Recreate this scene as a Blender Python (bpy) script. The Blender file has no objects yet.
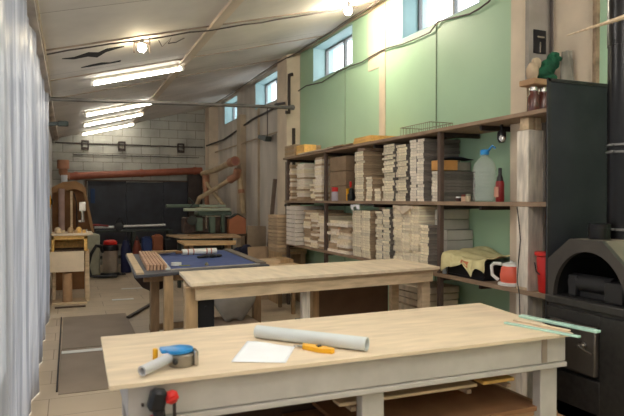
import bpy, bmesh, math, random
from mathutils import Vector, Matrix
random.seed(7)
scn = bpy.context.scene
col = scn.collection
PI = math.pi

# ------------------------------------------------------------------ materials
def lin(c):
    return tuple(((x/255)/12.92 if x/255 <= 0.04045 else ((x/255+0.055)/1.055)**2.4) for x in c) + (1,)

MATS = {}
def mat(name, rgb, rough=0.7, var=0.12, scale=6.0, stretch=(1,1,1), metal=0.0, bump=0.0, rnd=0.0, rgb2=None, spec=0.4, detail=4):
    if name in MATS: return MATS[name]
    m = bpy.data.materials.new(name); m.use_nodes = True
    nt = m.node_tree; N = nt.nodes; L = nt.links
    b = N['Principled BSDF']
    b.inputs['Roughness'].default_value = rough
    b.inputs['Metallic'].default_value = metal
    b.inputs['Specular IOR Level'].default_value = spec
    tc = N.new('ShaderNodeTexCoord'); mp = N.new('ShaderNodeMapping')
    mp.inputs['Scale'].default_value = stretch
    L.new(tc.outputs['Object'], mp.inputs['Vector'])
    nz = N.new('ShaderNodeTexNoise'); nz.inputs['Scale'].default_value = scale; nz.inputs['Detail'].default_value = detail
    L.new(mp.outputs['Vector'], nz.inputs['Vector'])
    cr = N.new('ShaderNodeValToRGB')
    c = lin(rgb)
    if rgb2 is None:
        lo = tuple(max(0, x*(1-var*1.6)) for x in c[:3]) + (1,)
        hi = tuple(min(1, x*(1+var)) for x in c[:3]) + (1,)
    else:
        lo = lin(rgb2); hi = c
    cr.color_ramp.elements[0].position = 0.3; cr.color_ramp.elements[0].color = lo
    cr.color_ramp.elements[1].position = 0.68; cr.color_ramp.elements[1].color = hi
    L.new(nz.outputs['Fac'], cr.inputs['Fac'])
    out = cr.outputs['Color']
    if rnd:
        oi = N.new('ShaderNodeObjectInfo'); mr = N.new('ShaderNodeMapRange')
        mr.inputs['To Min'].default_value = 1-rnd; mr.inputs['To Max'].default_value = 1+rnd*0.6
        L.new(oi.outputs['Random'], mr.inputs['Value'])
        hs = N.new('ShaderNodeHueSaturation'); L.new(mr.outputs['Result'], hs.inputs['Value']); L.new(out, hs.inputs['Color'])
        out = hs.outputs['Color']
    L.new(out, b.inputs['Base Color'])
    if bump:
        bp = N.new('ShaderNodeBump'); bp.inputs['Strength'].default_value = bump; bp.inputs['Distance'].default_value = 0.01
        L.new(nz.outputs['Fac'], bp.inputs['Height']); L.new(bp.outputs['Normal'], b.inputs['Normal'])
    MATS[name] = m
    return m

def emit(name, rgb, strength):
    m = bpy.data.materials.new(name); m.use_nodes = True
    b = m.node_tree.nodes['Principled BSDF']
    b.inputs['Base Color'].default_value = lin(rgb)
    b.inputs['Emission Color'].default_value = lin(rgb); b.inputs['Emission Strength'].default_value = strength
    MATS[name] = m; return m

def brick_mat(name, c1, c2, mortar, w, h, ms, rot=(0,0,0), loc=(0,0,0), offset=0.5, var=0.25, rough=0.85, bump=0.3, squash=1.0):
    m = bpy.data.materials.new(name); m.use_nodes = True
    nt = m.node_tree; N = nt.nodes; L = nt.links; b = N['Principled BSDF']
    b.inputs['Roughness'].default_value = rough
    tc = N.new('ShaderNodeTexCoord'); mp = N.new('ShaderNodeMapping')
    mp.inputs['Rotation'].default_value = rot; mp.inputs['Location'].default_value = loc
    L.new(tc.outputs['Object'], mp.inputs['Vector'])
    br = N.new('ShaderNodeTexBrick')
    br.inputs['Scale'].default_value = 1; br.inputs['Brick Width'].default_value = w; br.inputs['Row Height'].default_value = h
    br.inputs['Mortar Size'].default_value = ms; br.inputs['Mortar Smooth'].default_value = 0.3
    br.inputs['Color1'].default_value = lin(c1); br.inputs['Color2'].default_value = lin(c2); br.inputs['Mortar'].default_value = lin(mortar)
    br.offset = offset
    L.new(mp.outputs['Vector'], br.inputs['Vector'])
    nz = N.new('ShaderNodeTexNoise'); nz.inputs['Scale'].default_value = 1.6; nz.inputs['Detail'].default_value = 6
    L.new(tc.outputs['Object'], nz.inputs['Vector'])
    mr = N.new('ShaderNodeMapRange'); mr.inputs['From Min'].default_value = 0.3; mr.inputs['From Max'].default_value = 0.7
    mr.inputs['To Min'].default_value = 1-var; mr.inputs['To Max'].default_value = 1+var*0.4
    L.new(nz.outputs['Fac'], mr.inputs['Value'])
    hs = N.new('ShaderNodeHueSaturation'); L.new(mr.outputs['Result'], hs.inputs['Value']); L.new(br.outputs['Color'], hs.inputs['Color'])
    L.new(hs.outputs['Color'], b.inputs['Base Color'])
    bp = N.new('ShaderNodeBump'); bp.inputs['Strength'].default_value = bump; bp.inputs['Distance'].default_value = 0.01; bp.invert = True
    L.new(br.outputs['Fac'], bp.inputs['Height']); L.new(bp.outputs['Normal'], b.inputs['Normal'])
    MATS[name] = m; return m

def W(name, rgb, stretch=(1,1,1), **k):
    k.setdefault('var', .14); k.setdefault('rough', .7)
    return mat(name, rgb, scale=k.pop('scale', 5), stretch=stretch, bump=.08, **k)

# wood
ply = W('ply_top', (220,200,172), (1,5,1), scale=4, var=.08, detail=7)
ply_mid = W('ply_mid', (222,204,178), (5,1,1), scale=3, var=.08)
ply_edge = W('ply_edge', (160,134,104), (1,1,30))
pine_raw = W('pine_raw', (204,180,148), (1,6,6))
pine_leg = W('pine_leg', (178,148,110), (6,6,1))
pine_old = W('pine_old', (142,114,84), (6,6,1))
pine_yel = W('pine_yellow', (226,180,104), (6,1,6))
shelf_w = W('shelf_wood', (150,126,104), (8,1,1))
paint_white = mat('painted_white', (186,180,174), rough=.55, var=.06, scale=9)
beam_grey = W('weathered_grey_wood', (222,212,198), (6,6,1), var=.2)
hardboard = mat('hardboard', (118,84,60), rough=.7, var=.08)
dark_board = mat('dark_board', (84,66,52), rough=.6, var=.12)
card = mat('cardboard', (172,136,102), rough=.85, var=.1)
card_d = mat('cardboard_dark', (138,98,66), rough=.85, var=.12)
floor_sheet = mat('floor_sheet_grey', (152,136,120), rough=.75, var=.06, scale=3)
bend = W('board_end', (250,230,202), (1,8,8), rnd=.2)  # end tones lifted to stand in for light on the aisle-facing ends
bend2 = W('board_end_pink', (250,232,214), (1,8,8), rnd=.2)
bside = W('board_side_grey', (130,122,114), (3,1,8), rnd=.3)  # grey also holds the shade of faces turned away from the aisle light
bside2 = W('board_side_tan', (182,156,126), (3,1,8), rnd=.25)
bpanel = mat('panel_grey', (196,192,182), rough=.6, var=.08, rnd=.08)
bwhite = mat('panel_white', (226,218,208), rough=.6, var=.06, rnd=.06)
# metals and others
steel_dark = mat('steel_dark', (66,56,52), rough=.55, metal=.4, var=.2)
post_m = mat('post_brown', (94,76,66), rough=.6, var=.15)
steel = mat('steel_bright', (190,186,180), rough=.25, metal=.95, var=.08)
iron = mat('cast_iron', (58,56,54), rough=.5, metal=.5, var=.15, bump=.15, scale=30)
iron_hood = mat('stove_hood', (104,98,88), rough=.5, metal=.35, var=.1)
soot_hole_dark = mat('soot_hole_dark', (10,9,9), rough=.9, var=.3)  # soot inside the stove, and the painted dark of the ceiling holes
panel_black = mat('blued_sheet', (48,48,53), rough=.5, metal=0, spec=.3, var=.5, scale=3, rgb2=(26,28,34))
pipe_black = mat('pipe_black', (22,21,22), rough=.28, metal=.3, var=.1)
black_pl = mat('black_plastic', (26,26,30), rough=.4, var=.1)
black_sheet = mat('black_sheet', (50,52,60), rough=.6, var=.25, scale=3)
red_pl = mat('red_plastic', (206,40,34), rough=.35, var=.06)
red_kettle = mat('kettle_red', (236,108,84), rough=.3, var=.05)
white_pl = mat('white_plastic', (228,228,224), rough=.35, var=.03)
grey_pl = mat('grey_plastic', (196,196,200), rough=.4, var=.05)
orange_pipe = mat('orange_pipe', (146,82,60), rough=.45, var=.12)
duct_y = mat('duct_yellow', (178,156,124), rough=.6, var=.15)
duct_o = mat('duct_orange', (158,112,86), rough=.55, var=.15)
mach_green = mat('machine_green', (92,108,94), rough=.5, var=.12)
mach_dark = mat('machine_dark', (50,56,52), rough=.5, var=.2)
orange_box_m = mat('terracotta_box', (176,112,78), rough=.7, var=.06)
blue_film = mat('blue_felt', (70,86,138), rough=.75, var=.12, scale=9)
navy = mat('navy_cloth', (34,36,56), rough=.85, var=.2)
paper = mat('paper_white', (238,240,244), rough=.75, var=.02)
glass_tint = mat('glass_strip', (186,226,212), rough=.12, var=.03, spec=.8)
yel_pl = mat('yellow_plastic', (238,176,36), rough=.4, var=.04)
blue_pl = mat('blue_plastic', (48,140,206), rough=.3, var=.12, scale=20)
clothm = mat('tea_towel', (226,216,168), rough=.9, var=.12, scale=14, rgb2=(204,192,140))
towel_print = mat('towel_print', (200,122,88), rough=.9, var=.2, scale=30)
green_cloth = mat('green_cloth', (28,84,58), rough=.9, var=.3, scale=12)
pale_green = mat('pale_green_cloth', (120,160,122), rough=.9, var=.15)
grey_cloth = mat('grey_cloth', (140,136,124), rough=.9, var=.2)
cable_m = mat('cable_dark', (74,66,62), rough=.6, var=.1)
cable_l = mat('cable_light', (170,152,128), rough=.6, var=.1)
brown_glass = mat('brown_jar', (84,42,34), rough=.2, var=.1, spec=.7)
# setting
green_wall = mat('green_wall', (166,199,168), rough=.5, var=.04, scale=1.2)
cream_wall = mat('cream_plaster', (212,196,174), rough=.85, var=.1, scale=2.5, bump=.2)
grey_plaster = mat('grey_plaster', (204,196,186), rough=.85, var=.14, scale=1.4, bump=.2, stretch=(1,2,.5))
left_m = mat('left_wall_plaster', (200,196,190), rough=.85, var=.1, scale=2)
reveal_m = mat('window_reveal', (150,180,184), rough=.6, var=.03)
frame_m = mat('window_frame_paint', (112,114,116), rough=.5, var=.04)
block_m = brick_mat('painted_blocks', (178,176,166), (170,168,158), (128,124,114), .45, .215, .008, rot=(PI/2,0,0), loc=(0,.13,0), var=.35)
ceil_m = brick_mat('ceiling_sheet', (210,204,196), (204,198,190), (136,126,116), 40, 1.26, .006, loc=(20,-.05,0), offset=0, var=.16, rough=.8, bump=.1)
floor_m = brick_mat('floor_boards', (200,182,158), (192,174,150), (138,120,102), 1.25, .42, .004, loc=(0,0,0), var=.12, rough=.6, bump=.1)

def clear(name, rgb, rough=.05, transp=.6):
    m = bpy.data.materials.new(name); m.use_nodes = True
    nt = m.node_tree; N = nt.nodes; L = nt.links; b = N['Principled BSDF']
    b.inputs['Base Color'].default_value = lin(rgb); b.inputs['Roughness'].default_value = rough
    b.inputs['Specular IOR Level'].default_value = .8
    t = N.new('ShaderNodeBsdfTransparent'); t.inputs['Color'].default_value = lin(tuple(min(255, c+20) for c in rgb))
    mx = N.new('ShaderNodeMixShader'); mx.inputs[0].default_value = transp
    L.new(b.outputs[0], mx.inputs[1]); L.new(t.outputs[0], mx.inputs[2]); L.new(mx.outputs[0], N['Material Output'].inputs['Surface'])
    MATS[name] = m; return m
bottle_m = clear('clear_bottle', (235,238,238), .10, .80)
pane_m = clear('pane_glass', (240,246,250), .05, .9)

def curtain_mat():
    m = bpy.data.materials.new('polythene'); m.use_nodes = True
    nt = m.node_tree; N = nt.nodes; L = nt.links; N.remove(N['Principled BSDF'])
    tc = N.new('ShaderNodeTexCoord'); mp = N.new('ShaderNodeMapping'); mp.inputs['Scale'].default_value = (1,1.8,.6)
    L.new(tc.outputs['Object'], mp.inputs['Vector'])
    nz = N.new('ShaderNodeTexNoise'); nz.inputs['Scale'].default_value = 1.5; nz.inputs['Detail'].default_value = 4; nz.inputs['Distortion'].default_value = .6
    L.new(mp.outputs['Vector'], nz.inputs['Vector'])
    bp = N.new('ShaderNodeBump'); bp.inputs['Strength'].default_value = .9; bp.inputs['Distance'].default_value = .08
    L.new(nz.outputs['Fac'], bp.inputs['Height'])
    d = N.new('ShaderNodeBsdfDiffuse'); cr = N.new('ShaderNodeValToRGB'); cr.color_ramp.elements[0].position=.38; cr.color_ramp.elements[0].color = lin((112,114,122)); cr.color_ramp.elements[1].position=.62; cr.color_ramp.elements[1].color = lin((168,168,172)); mp2 = N.new('ShaderNodeMapping'); mp2.inputs['Scale'].default_value = (1,3,.22); nz2 = N.new('ShaderNodeTexNoise'); nz2.inputs['Scale'].default_value = 2.2; nz2.inputs['Detail'].default_value = 7; L.new(tc.outputs['Object'], mp2.inputs['Vector']); L.new(mp2.outputs['Vector'], nz2.inputs['Vector']); L.new(nz2.outputs['Fac'], cr.inputs['Fac']); L.new(cr.outputs['Color'], d.inputs['Color'])
    t = N.new('ShaderNodeBsdfTranslucent'); L.new(cr.outputs['Color'], t.inputs['Color'])
    g = N.new('ShaderNodeBsdfGlossy'); g.inputs['Roughness'].default_value = .3; g.inputs['Color'].default_value = (1,1,1,1)
    tr = N.new('ShaderNodeBsdfTransparent')
    for n in (d, t, g): L.new(bp.outputs['Normal'], n.inputs['Normal'])
    a = N.new('ShaderNodeMixShader'); a.inputs[0].default_value = .2; L.new(d.outputs[0], a.inputs[1]); L.new(t.outputs[0], a.inputs[2])
    b = N.new('ShaderNodeMixShader'); b.inputs[0].default_value = .10; L.new(a.outputs[0], b.inputs[1]); L.new(g.outputs[0], b.inputs[2])
    c = N.new('ShaderNodeMixShader'); c.inputs[0].default_value = .05; L.new(b.outputs[0], c.inputs[1]); L.new(tr.outputs[0], c.inputs[2])
    L.new(c.outputs[0], N['Material Output'].inputs['Surface'])
    return m
poly = curtain_mat()

# ------------------------------------------------------------------ mesh builder
class MB:
    def __init__(s): s.bm = bmesh.new(); s.mi = 0
    def m(s, i): s.mi = i; return s
    def _fin(s, verts):
        for f in {f for v in verts for f in v.link_faces}: f.material_index = s.mi
    def box(s, a, b, bev=0.0, rot=None, piv=None):
        vs = [s.bm.verts.new((x,y,z)) for x in (a[0],b[0]) for y in (a[1],b[1]) for z in (a[2],b[2])]
        F = [(0,1,3,2),(4,6,7,5),(0,4,5,1),(2,3,7,6),(0,2,6,4),(1,5,7,3)]
        fs = [s.bm.faces.new([vs[i] for i in f]) for f in F]
        for f in fs: f.material_index = s.mi
        if bev:
            r = bmesh.ops.bevel(s.bm, geom=list({e for f in fs for e in f.edges}), offset=bev, segments=1, affect='EDGES', profile=.5)
            vs = list({v for f in r['faces'] for v in f.verts} | {v for v in vs if v.is_valid})
            for f in r['faces']: f.material_index = s.mi
        if rot:
            p = Vector(piv) if piv is not None else (Vector(a)+Vector(b))/2
            M = Matrix.Translation(p) @ rot.to_4x4() @ Matrix.Translation(-p)
            for v in vs: v.co = M @ v.co
        return s
    def beam(s, p, q, w, h, bev=0.0, up=(0,0,1)):
        p = Vector(p); q = Vector(q); d = q-p; L = d.length; d.normalize()
        u = Vector(up)
        if abs(d.dot(u)) > .99: u = Vector((0,1,0))
        r = d.cross(u).normalized(); u2 = r.cross(d)
        R = Matrix((r, d, u2)).transposed()
        return s.box((p.x-w/2, p.y, p.z-h/2), (p.x+w/2, p.y+L, p.z+h/2), bev, rot=R, piv=p)
    def tube(s, pts, r, n=12, cap=True):
        pts = [Vector(p) for p in pts]; rings = []
        prev = None
        for i, p in enumerate(pts):
            if i == 0: d = pts[1]-p
            elif i == len(pts)-1: d = p-pts[i-1]
            else: d = (pts[i+1]-p).normalized() + (p-pts[i-1]).normalized()
            d.normalize()
            a = prev if prev is not None else (Vector((0,0,1)) if abs(d.z) < .9 else Vector((1,0,0)))
            u = (a - d*a.dot(d)).normalized(); prev = u; v = d.cross(u)
            rr = r[i] if isinstance(r, (list, tuple)) else r
            rings.append([s.bm.verts.new(p + (u*math.cos(t)+v*math.sin(t))*rr) for t in [2*PI*k/n for k in range(n)]])
        for A, B in zip(rings, rings[1:]):
            for k in range(n):
                f = s.bm.faces.new((A[k], A[(k+1)%n], B[(k+1)%n], B[k])); f.material_index = s.mi; f.smooth = True
        if cap:
            for R_ in (rings[0], rings[-1]):
                f = s.bm.faces.new(R_); f.material_index = s.mi
        return s
    def lathe(s, c, prof, n=24, axis=(0,0,1)):
        ax = Vector(axis).normalized()
        return s.tube_prof([(Vector(c)+ax*z, r) for r, z in prof], ax, n)
    def tube_prof(s, pr, ax, n):
        a = Vector((0,1,0)) if abs(ax.y) < .9 else Vector((1,0,0))
        u = (a-ax*a.dot(ax)).normalized(); v = ax.cross(u); rings = []
        for p, r in pr:
            r = max(r, .0005)
            rings.append([s.bm.verts.new(p + (u*math.cos(t)+v*math.sin(t))*r) for t in [2*PI*k/n for k in range(n)]])
        for A, B in zip(rings, rings[1:]):
            for k in range(n):
                f = s.bm.faces.new((A[k], A[(k+1)%n], B[(k+1)%n], B[k])); f.material_index = s.mi; f.smooth = True
        for R_ in (rings[0], rings[-1]):
            f = s.bm.faces.new(R_); f.material_index = s.mi
        return s
    def prism(s, poly, axis, a, b):
        def P(p, t):
            return {'x': (t,p[0],p[1]), 'y': (p[0],t,p[1]), 'z': (p[0],p[1],t)}[axis]
        A = [s.bm.verts.new(P(p, a)) for p in poly]; B = [s.bm.verts.new(P(p, b)) for p in poly]
        n = len(poly)
        for f in [A, B[::-1]]: s.bm.faces.new(f).material_index = s.mi
        for k in range(n): s.bm.faces.new((A[k], B[k], B[(k+1)%n], A[(k+1)%n])).material_index = s.mi
        return s
    def grid(s, fn, nu, nv):
        V = [[s.bm.verts.new(fn(i/nu, j/nv)) for j in range(nv+1)] for i in range(nu+1)]
        for i in range(nu):
            for j in range(nv):
                f = s.bm.faces.new((V[i][j], V[i+1][j], V[i+1][j+1], V[i][j+1])); f.material_index = s.mi; f.smooth = True
        return s
    def sphere(s, c, r, sc=(1,1,1), n=16, jit=0):
        prof = []
        c = Vector(c); rings = []
        for i in range(1, n//2):
            t = PI*i/(n//2)
            rings.append([s.bm.verts.new(c+Vector((math.sin(t)*math.cos(p)*r*sc[0], math.sin(t)*math.sin(p)*r*sc[1], math.cos(t)*r*sc[2]))*(1+random.uniform(-jit,jit))) for p in [2*PI*k/n for k in range(n)]])
        top = s.bm.verts.new(c+Vector((0,0,r*sc[2]))); bot = s.bm.verts.new(c-Vector((0,0,r*sc[2])))
        fs = []
        for A, B in zip(rings, rings[1:]):
            for k in range(n): fs.append(s.bm.faces.new((A[k], B[k], B[(k+1)%n], A[(k+1)%n])))
        for k in range(n):
            fs.append(s.bm.faces.new((top, rings[0][k], rings[0][(k+1)%n]))); fs.append(s.bm.faces.new((bot, rings[-1][(k+1)%n], rings[-1][k])))
        for f in fs: f.material_index = s.mi; f.smooth = True
        return s
    def build(s, name, mats, parent=None, smooth=True, solid=0, subd=0):
        if not isinstance(mats, (list, tuple)): mats = [mats]
        bmesh.ops.recalc_face_normals(s.bm, faces=s.bm.faces)
        vs = [v.co for v in s.bm.verts]
        if parent is not None: org = Vector(parent['_o'])
        else:
            org = Vector(((min(v.x for v in vs)+max(v.x for v in vs))/2, (min(v.y for v in vs)+max(v.y for v in vs))/2, min(v.z for v in vs)))
        bmesh.ops.translate(s.bm, verts=s.bm.verts, vec=-org)
        me = bpy.data.meshes.new(name); s.bm.to_mesh(me); s.bm.free()
        for m_ in mats: me.materials.append(m_)
        if smooth:
            me.set_sharp_from_angle(angle=math.radians(38))
        o = bpy.data.objects.new(name, me); col.objects.link(o)
        if parent is not None: o.parent = parent
        else: o.location = org
        o['_o'] = tuple(org)
        if solid:
            md = o.modifiers.new('solid', 'SOLIDIFY'); md.thickness = solid; md.offset = 0
        if subd:
            md = o.modifiers.new('sub', 'SUBSURF'); md.levels = subd; md.render_levels = subd
        return o

def tag(o, label, cat, group=None, kind=None):
    o['label'] = label; o['category'] = cat
    if group: o['group'] = group
    if kind: o['kind'] = kind
    return o
def thing(name, loc, label, cat, group=None):
    o = bpy.data.objects.new(name, None); o.empty_display_size = .05; col.objects.link(o); o.location = loc; o['_o'] = tuple(loc)
    return tag(o, label, cat, group)
def struct(o): o['kind'] = 'structure'; return o
def part(mb, name, m, parent, **k):
    return mb.build(name, m, parent, **k)
def box(a, b, bev=.002): return MB().box(a, b, bev)

# ------------------------------------------------------------------ the room
XL, XR, YB, YF = -.36, 3.5, 15.2, -2.6
def zc(x): return 3.10+.255*x
struct(box((XL-.1,YF,-.1),(XR+.4,YB+.2,0),0).build('floor', floor_m))
b = MB().prism([(XL-.2, zc(XL-.2)), (XR+.5, zc(XR+.5)), (XR+.5, zc(XR+.5)+.12), (XL-.2, zc(XL-.2)+.12)], 'y', YF-.2, YB+.2)
struct(b.build('ceiling', ceil_m))
lw = MB().box((XL-.15,8.62,0),(XL,YB,zc(XL)+.1)).box((XL-.15,YF,0),(XL,8.62,.12)).box((XL-.15,YF,2.93),(XL,8.62,zc(XL)+.1))
for y in (YF, .1, 2.9, 5.7): lw.box((XL-.15,y,.12),(XL,y+.22,2.93))
struct(lw.build('wall_left', left_m))
struct(box((XL-.15,YB,0),(XR+.35,YB+.2,4.2),0).build('wall_back', block_m))
struct(box((XL-.15,YF-.2,0),(XR+.35,YF,4.2),0).build('wall_front', cream_wall))
WZ0, WZ1 = 3.40, 3.93
WINS = [(1.75,3.02),(4.45,5.82),(7.08,8.45),(10.05,11.5),(12.9,14.05)]
def wall_run(y0, y1, m_, name):
    mb = MB(); mb.box((XR,y0,0),(XR+.35,y1,WZ0))
    ys = y0
    for a, c in WINS:
        if c <= y0 or a >= y1: continue
        if a > ys: mb.box((XR,ys,WZ0),(XR+.35,a,4.12))
        mb.box((XR,a,WZ1),(XR+.35,c,4.12)); ys = c
    if ys < y1: mb.box((XR,ys,WZ0),(XR+.35,y1,4.12))
    return struct(mb.build(name, m_))
wall_run(YF, 3.13, green_wall, 'wall_right_near')
wall_run(3.13, 3.74, cream_wall, 'wall_right_plaster')
wall_run(3.74, 9.0, green_wall, 'wall_right_green')
wall_run(9.0, YB, grey_plaster, 'wall_right_far')
for i, (a, c) in enumerate(WINS):
    e = MB()
    for (p, q) in (((XR+.2,a,WZ0),(XR+.25,c,WZ0+.04)), ((XR+.2,a,WZ1-.04),(XR+.25,c,WZ1)), ((XR+.2,a,WZ0),(XR+.25,a+.04,WZ1)), ((XR+.2,c-.04,WZ0),(XR+.25,c,WZ1)),
                   ((XR+.2,(a+c)/2-.02,WZ0),(XR+.25,(a+c)/2+.02,WZ1))):
        e.box(p, q, .003)
    w = struct(e.build('window_%d' % (i+1), frame_m))
    part(MB().box((XR+.22,a+.04,WZ0+.04),(XR+.226,c-.04,WZ1-.04)), 'pane', pane_m, w)
    r = MB()
    t = .012
    r.box((XR-.002,a,WZ0),(XR+.34,c,WZ0+t)).box((XR-.002,a,WZ1-t),(XR+.34,c,WZ1)).box((XR-.002,a,WZ0+t),(XR+.34,a+t,WZ1-t)).box((XR-.002,c-t,WZ0+t),(XR+.34,c,WZ1-t))
    part(r, 'window_sill', reveal_m, w)
# pilasters and trims
struct(MB().box((3.27,3.59,0),(3.5,3.77,4.02)).build('trim_1', cream_wall))
struct(MB().box((3.27,9.02,0),(3.5,9.48,4.0)).build('trim_2', cream_wall))
struct(MB().box((3.27,14.75,0),(3.5,15.2,4.0)).build('trim_3', cream_wall))
struct(MB().box((3.488,6.19,0),(3.5,6.33,4.0)).box((3.492,6.33,WZ0-.2),(3.5,6.62,4.0)).build('trim_4', cream_wall))
struct(MB().box((3.494,5.13,.1),(3.5,5.144,WZ0)).box((3.494,7.3,.1),(3.5,7.306,WZ0)).build('trim_5', mat('seam_green',(120,140,112))))
struct(MB().box((3.47,3.12,0),(3.5,3.155,4.0)).build('trim_6', mat('rough_edge',(150,128,104), var=.3, scale=12)))
struct(MB().box((3.42,3.552,.3),(3.5,3.588,4.0)).build('trim_7', mat('gray_upright',(150,142,134), var=.15, scale=6)))
struct(MB().box((3.38,12.2,.1),(3.5,12.5,3.4)).box((3.46,11.2,.1),(3.5,11.24,3.4)).build('trim_8', mat('aged_board',(184,166,142), var=.12, scale=3)))
# batten on ceiling
def cbox(x0, x1, y0, y1, h, nm, m_):
    mb = MB().prism([(x0,zc(x0)-h),(x1,zc(x1)-h),(x1,zc(x1)+.01),(x0,zc(x0)+.01)], 'y', y0, y1)
    return struct(mb.build(nm, m_))
cbox(1.40, 1.52, YF, YB, .035, 'trim_9', mat('batten',(198,182,164), var=.15, scale=3, stretch=(1,.3,1)))
cbox(-.30, -.22, YF, YB, .05, 'trim_10', mat('edge_beam',(176,164,152), var=.3, scale=6, stretch=(1,.3,1)))
for k, (y, h) in enumerate(((6.3,.012),(7.9,.010),(9.3,.012))):
    cbox(-.25, 3.45, y-.012, y+.012, h, 'trim_%d' % (11+k), mat('seam_brown',(150,134,118), var=.2))
# black patches painting the darkness inside holes torn in the ceiling sheet
def tear(pts, nm):
    mb = MB(); n = len(pts)
    lo = [(x, y-w) for x, y, w in pts]; hi = [(x, y+w) for x, y, w in reversed(pts)]
    P = lo+hi
    A = [mb.bm.verts.new((x, y, zc(x)-.004)) for x, y in P]; B = [mb.bm.verts.new((x, y, zc(x)+.01)) for x, y in P]
    mb.bm.faces.new(A); mb.bm.faces.new(B[::-1])
    for k in range(len(P)): mb.bm.faces.new((A[k], A[(k+1)%len(P)], B[(k+1)%len(P)], B[k]))
    return struct(mb.build(nm, soot_hole_dark, smooth=False))
tear([(-.06,6.8,.01),(.06,6.86,.05),(.2,6.78,.10),(.3,6.88,.12),(.38,6.72,.08),(.47,6.68,.05),(.56,6.66,.02)], 'trim_14')
tear([(.14,7.42,.01),(.24,7.4,.05),(.36,7.38,.06),(.46,7.42,.03),(.58,7.4,.04)], 'trim_15')

# ------------------------------------------------------------------ lamps
tube_e = emit('lit_tube', (255,250,238), 9.5)
tube_fill = emit('lit_tube_fill', (255,250,244), 27)  # glow for the added unseen tubes, stronger than the visible row
bulb_e = emit('lit_bulb', (255,236,196), 60)
def tube_light(y, label, x0=.29, x1=1.46, dz=.075, em=None):
    t = thing('fluorescent_light', ((x0+x1)/2, y, zc((x0+x1)/2)), label, 'ceiling light', 'fluorescent tube lights')
    part(MB().beam((x0-.02,y,zc(x0)-.022),(x1+.02,y,zc(x1)-.022), .07, .04, .004), 'housing', mat('lamp_housing',(210,204,190)), t)
    part(MB().tube([(x0,y,zc(x0)-dz),(x1,y,zc(x1)-dz)], .019, 12), 'tube', em or tube_e, t)
    for x, s in ((x0,1),(x1,-1)):
        part(MB().box((x-.018,y-.022,zc(x)-dz-.024),(x+.018,y+.022,zc(x)-.035), .003), 'socket', white_pl, t)
    return t
for y, lb in ((8.25,'longest looking lit fluorescent tube on the ceiling, before the metal cross bar'),(11.4,'lit fluorescent tube just beyond the metal cross bar, first of the far trio'),
              (13.0,'lit fluorescent tube in the middle of the far trio on the ceiling'),(14.8,'lit fluorescent tube right in front of the block end wall')):
    tube_light(y, lb)
for y in (3.0,.8,-1.4): tube_light(y, 'added fluorescent tube, out of view, lighting the ceiling above the front workbench', dz=.4, em=tube_fill)  # unseen tubes added low so the ceiling and front catch more light
for y in (1.5,-.4): tube_light(y, 'added fluorescent tube, out of view, giving fill light over the stove side', 2.0, 3.17, dz=.4, em=tube_fill)  # second added row out of view, also for fill light
def bulb(x, y, drop, label, w):
    t = thing('bare_bulb', (x,y,zc(x)), label, 'light bulb')
    part(MB().tube([(x,y,zc(x)),(x,y,zc(x)-drop)], .012, 8), 'stem', cable_m, t)
    part(MB().lathe((x,y,zc(x)-drop), [(.02,.03),(.024,0),(.02,-.02)], 14), 'lamp_holder', black_pl, t)
    part(MB().sphere((x,y,zc(x)-drop-.06), .045, (1,1,1.05), 18), 'glass_globe', bulb_e, t)
    return t
bulb(.72, 6.45, .03, 'small lit bulb hanging from the cable across the sloping ceiling', 0)
bulb_e = emit('lit_bulb_bright', (255,242,216), 240)
bulb(2.96, 6.1, .05, 'lit bulb glaring beside the green wall and upper window', 0)
# black brackets on either side of the first bulb
t = thing('lamp_bracket', (.72,6.45,zc(.72)), 'thin dark bracket arms around the small ceiling bulb', 'bracket')
part(MB().beam((.64,6.45,zc(.64)-.05),(.64,6.45,zc(.64)-.13),.012,.012).beam((.80,6.45,zc(.8)-.08),(.80,6.45,zc(.8)-.16),.012,.012).beam((.64,6.45,zc(.64)-.02),(.8,6.45,zc(.8)-.06),.02,.02).beam((.64,6.45,zc(.64)-.05),(.64,6.45,zc(.64)-.0),.012,.012).beam((.80,6.45,zc(.8)-.08),(.80,6.45,zc(.8)),.012,.012), 'arm', steel_dark, t)

# cables
def wavy(p, q, n, sag=.03, j=.012):
    p = Vector(p); q = Vector(q)
    return [p.lerp(q, i/n)+Vector((0, random.uniform(-j,j), -sag*math.sin(PI*i/n)+random.uniform(-j,j))) for i in range(n+1)]
def cable(pts, r, label, m_=cable_m):
    return tag(MB().tube(pts, r, 6).build('cable', m_), label, 'cable')
cable([(x, 6.34+random.uniform(-.01,.01), zc(x)-.025-random.uniform(0,.015)) for x in [-.2+.2*i for i in range(18)]], .008, 'dark cable strung across the sloping ceiling to the bare bulb')
cable([(x, 6.5+.12*math.sin(i*2.1), zc(x)-.03-.05*abs(math.sin(i*1.7))) for i, x in enumerate([.9,.95,1.02,1.0,1.1,1.15])], .006, 'loose curl of wire next to the small ceiling bulb')
# bundle along wall / ceiling joint
for k, (dx, dz, m_) in enumerate(((.06,.05,cable_l),(.10,.04,cable_m),(.15,.05,cable_l),(.19,.06,cable_m))):
    pts = [(XR-dx+random.uniform(-.006,.006), y, zc(XR-dx)-dz+random.uniform(-.01,.01)) for y in [3.8+.4*i for i in range(13)]] + \
          [(XR-.1-dx, y, zc(XR-.1-dx)-dz+random.uniform(-.01,.01)) for y in [9.4+.5*i for i in range(11)]]
    cable(pts, .012 if m_ is cable_l else .009, ['outermost pale cable','inner dark cable','second pale cable','dark cable nearest the bulb'][k]+' running along the top of the right wall', m_)
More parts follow.
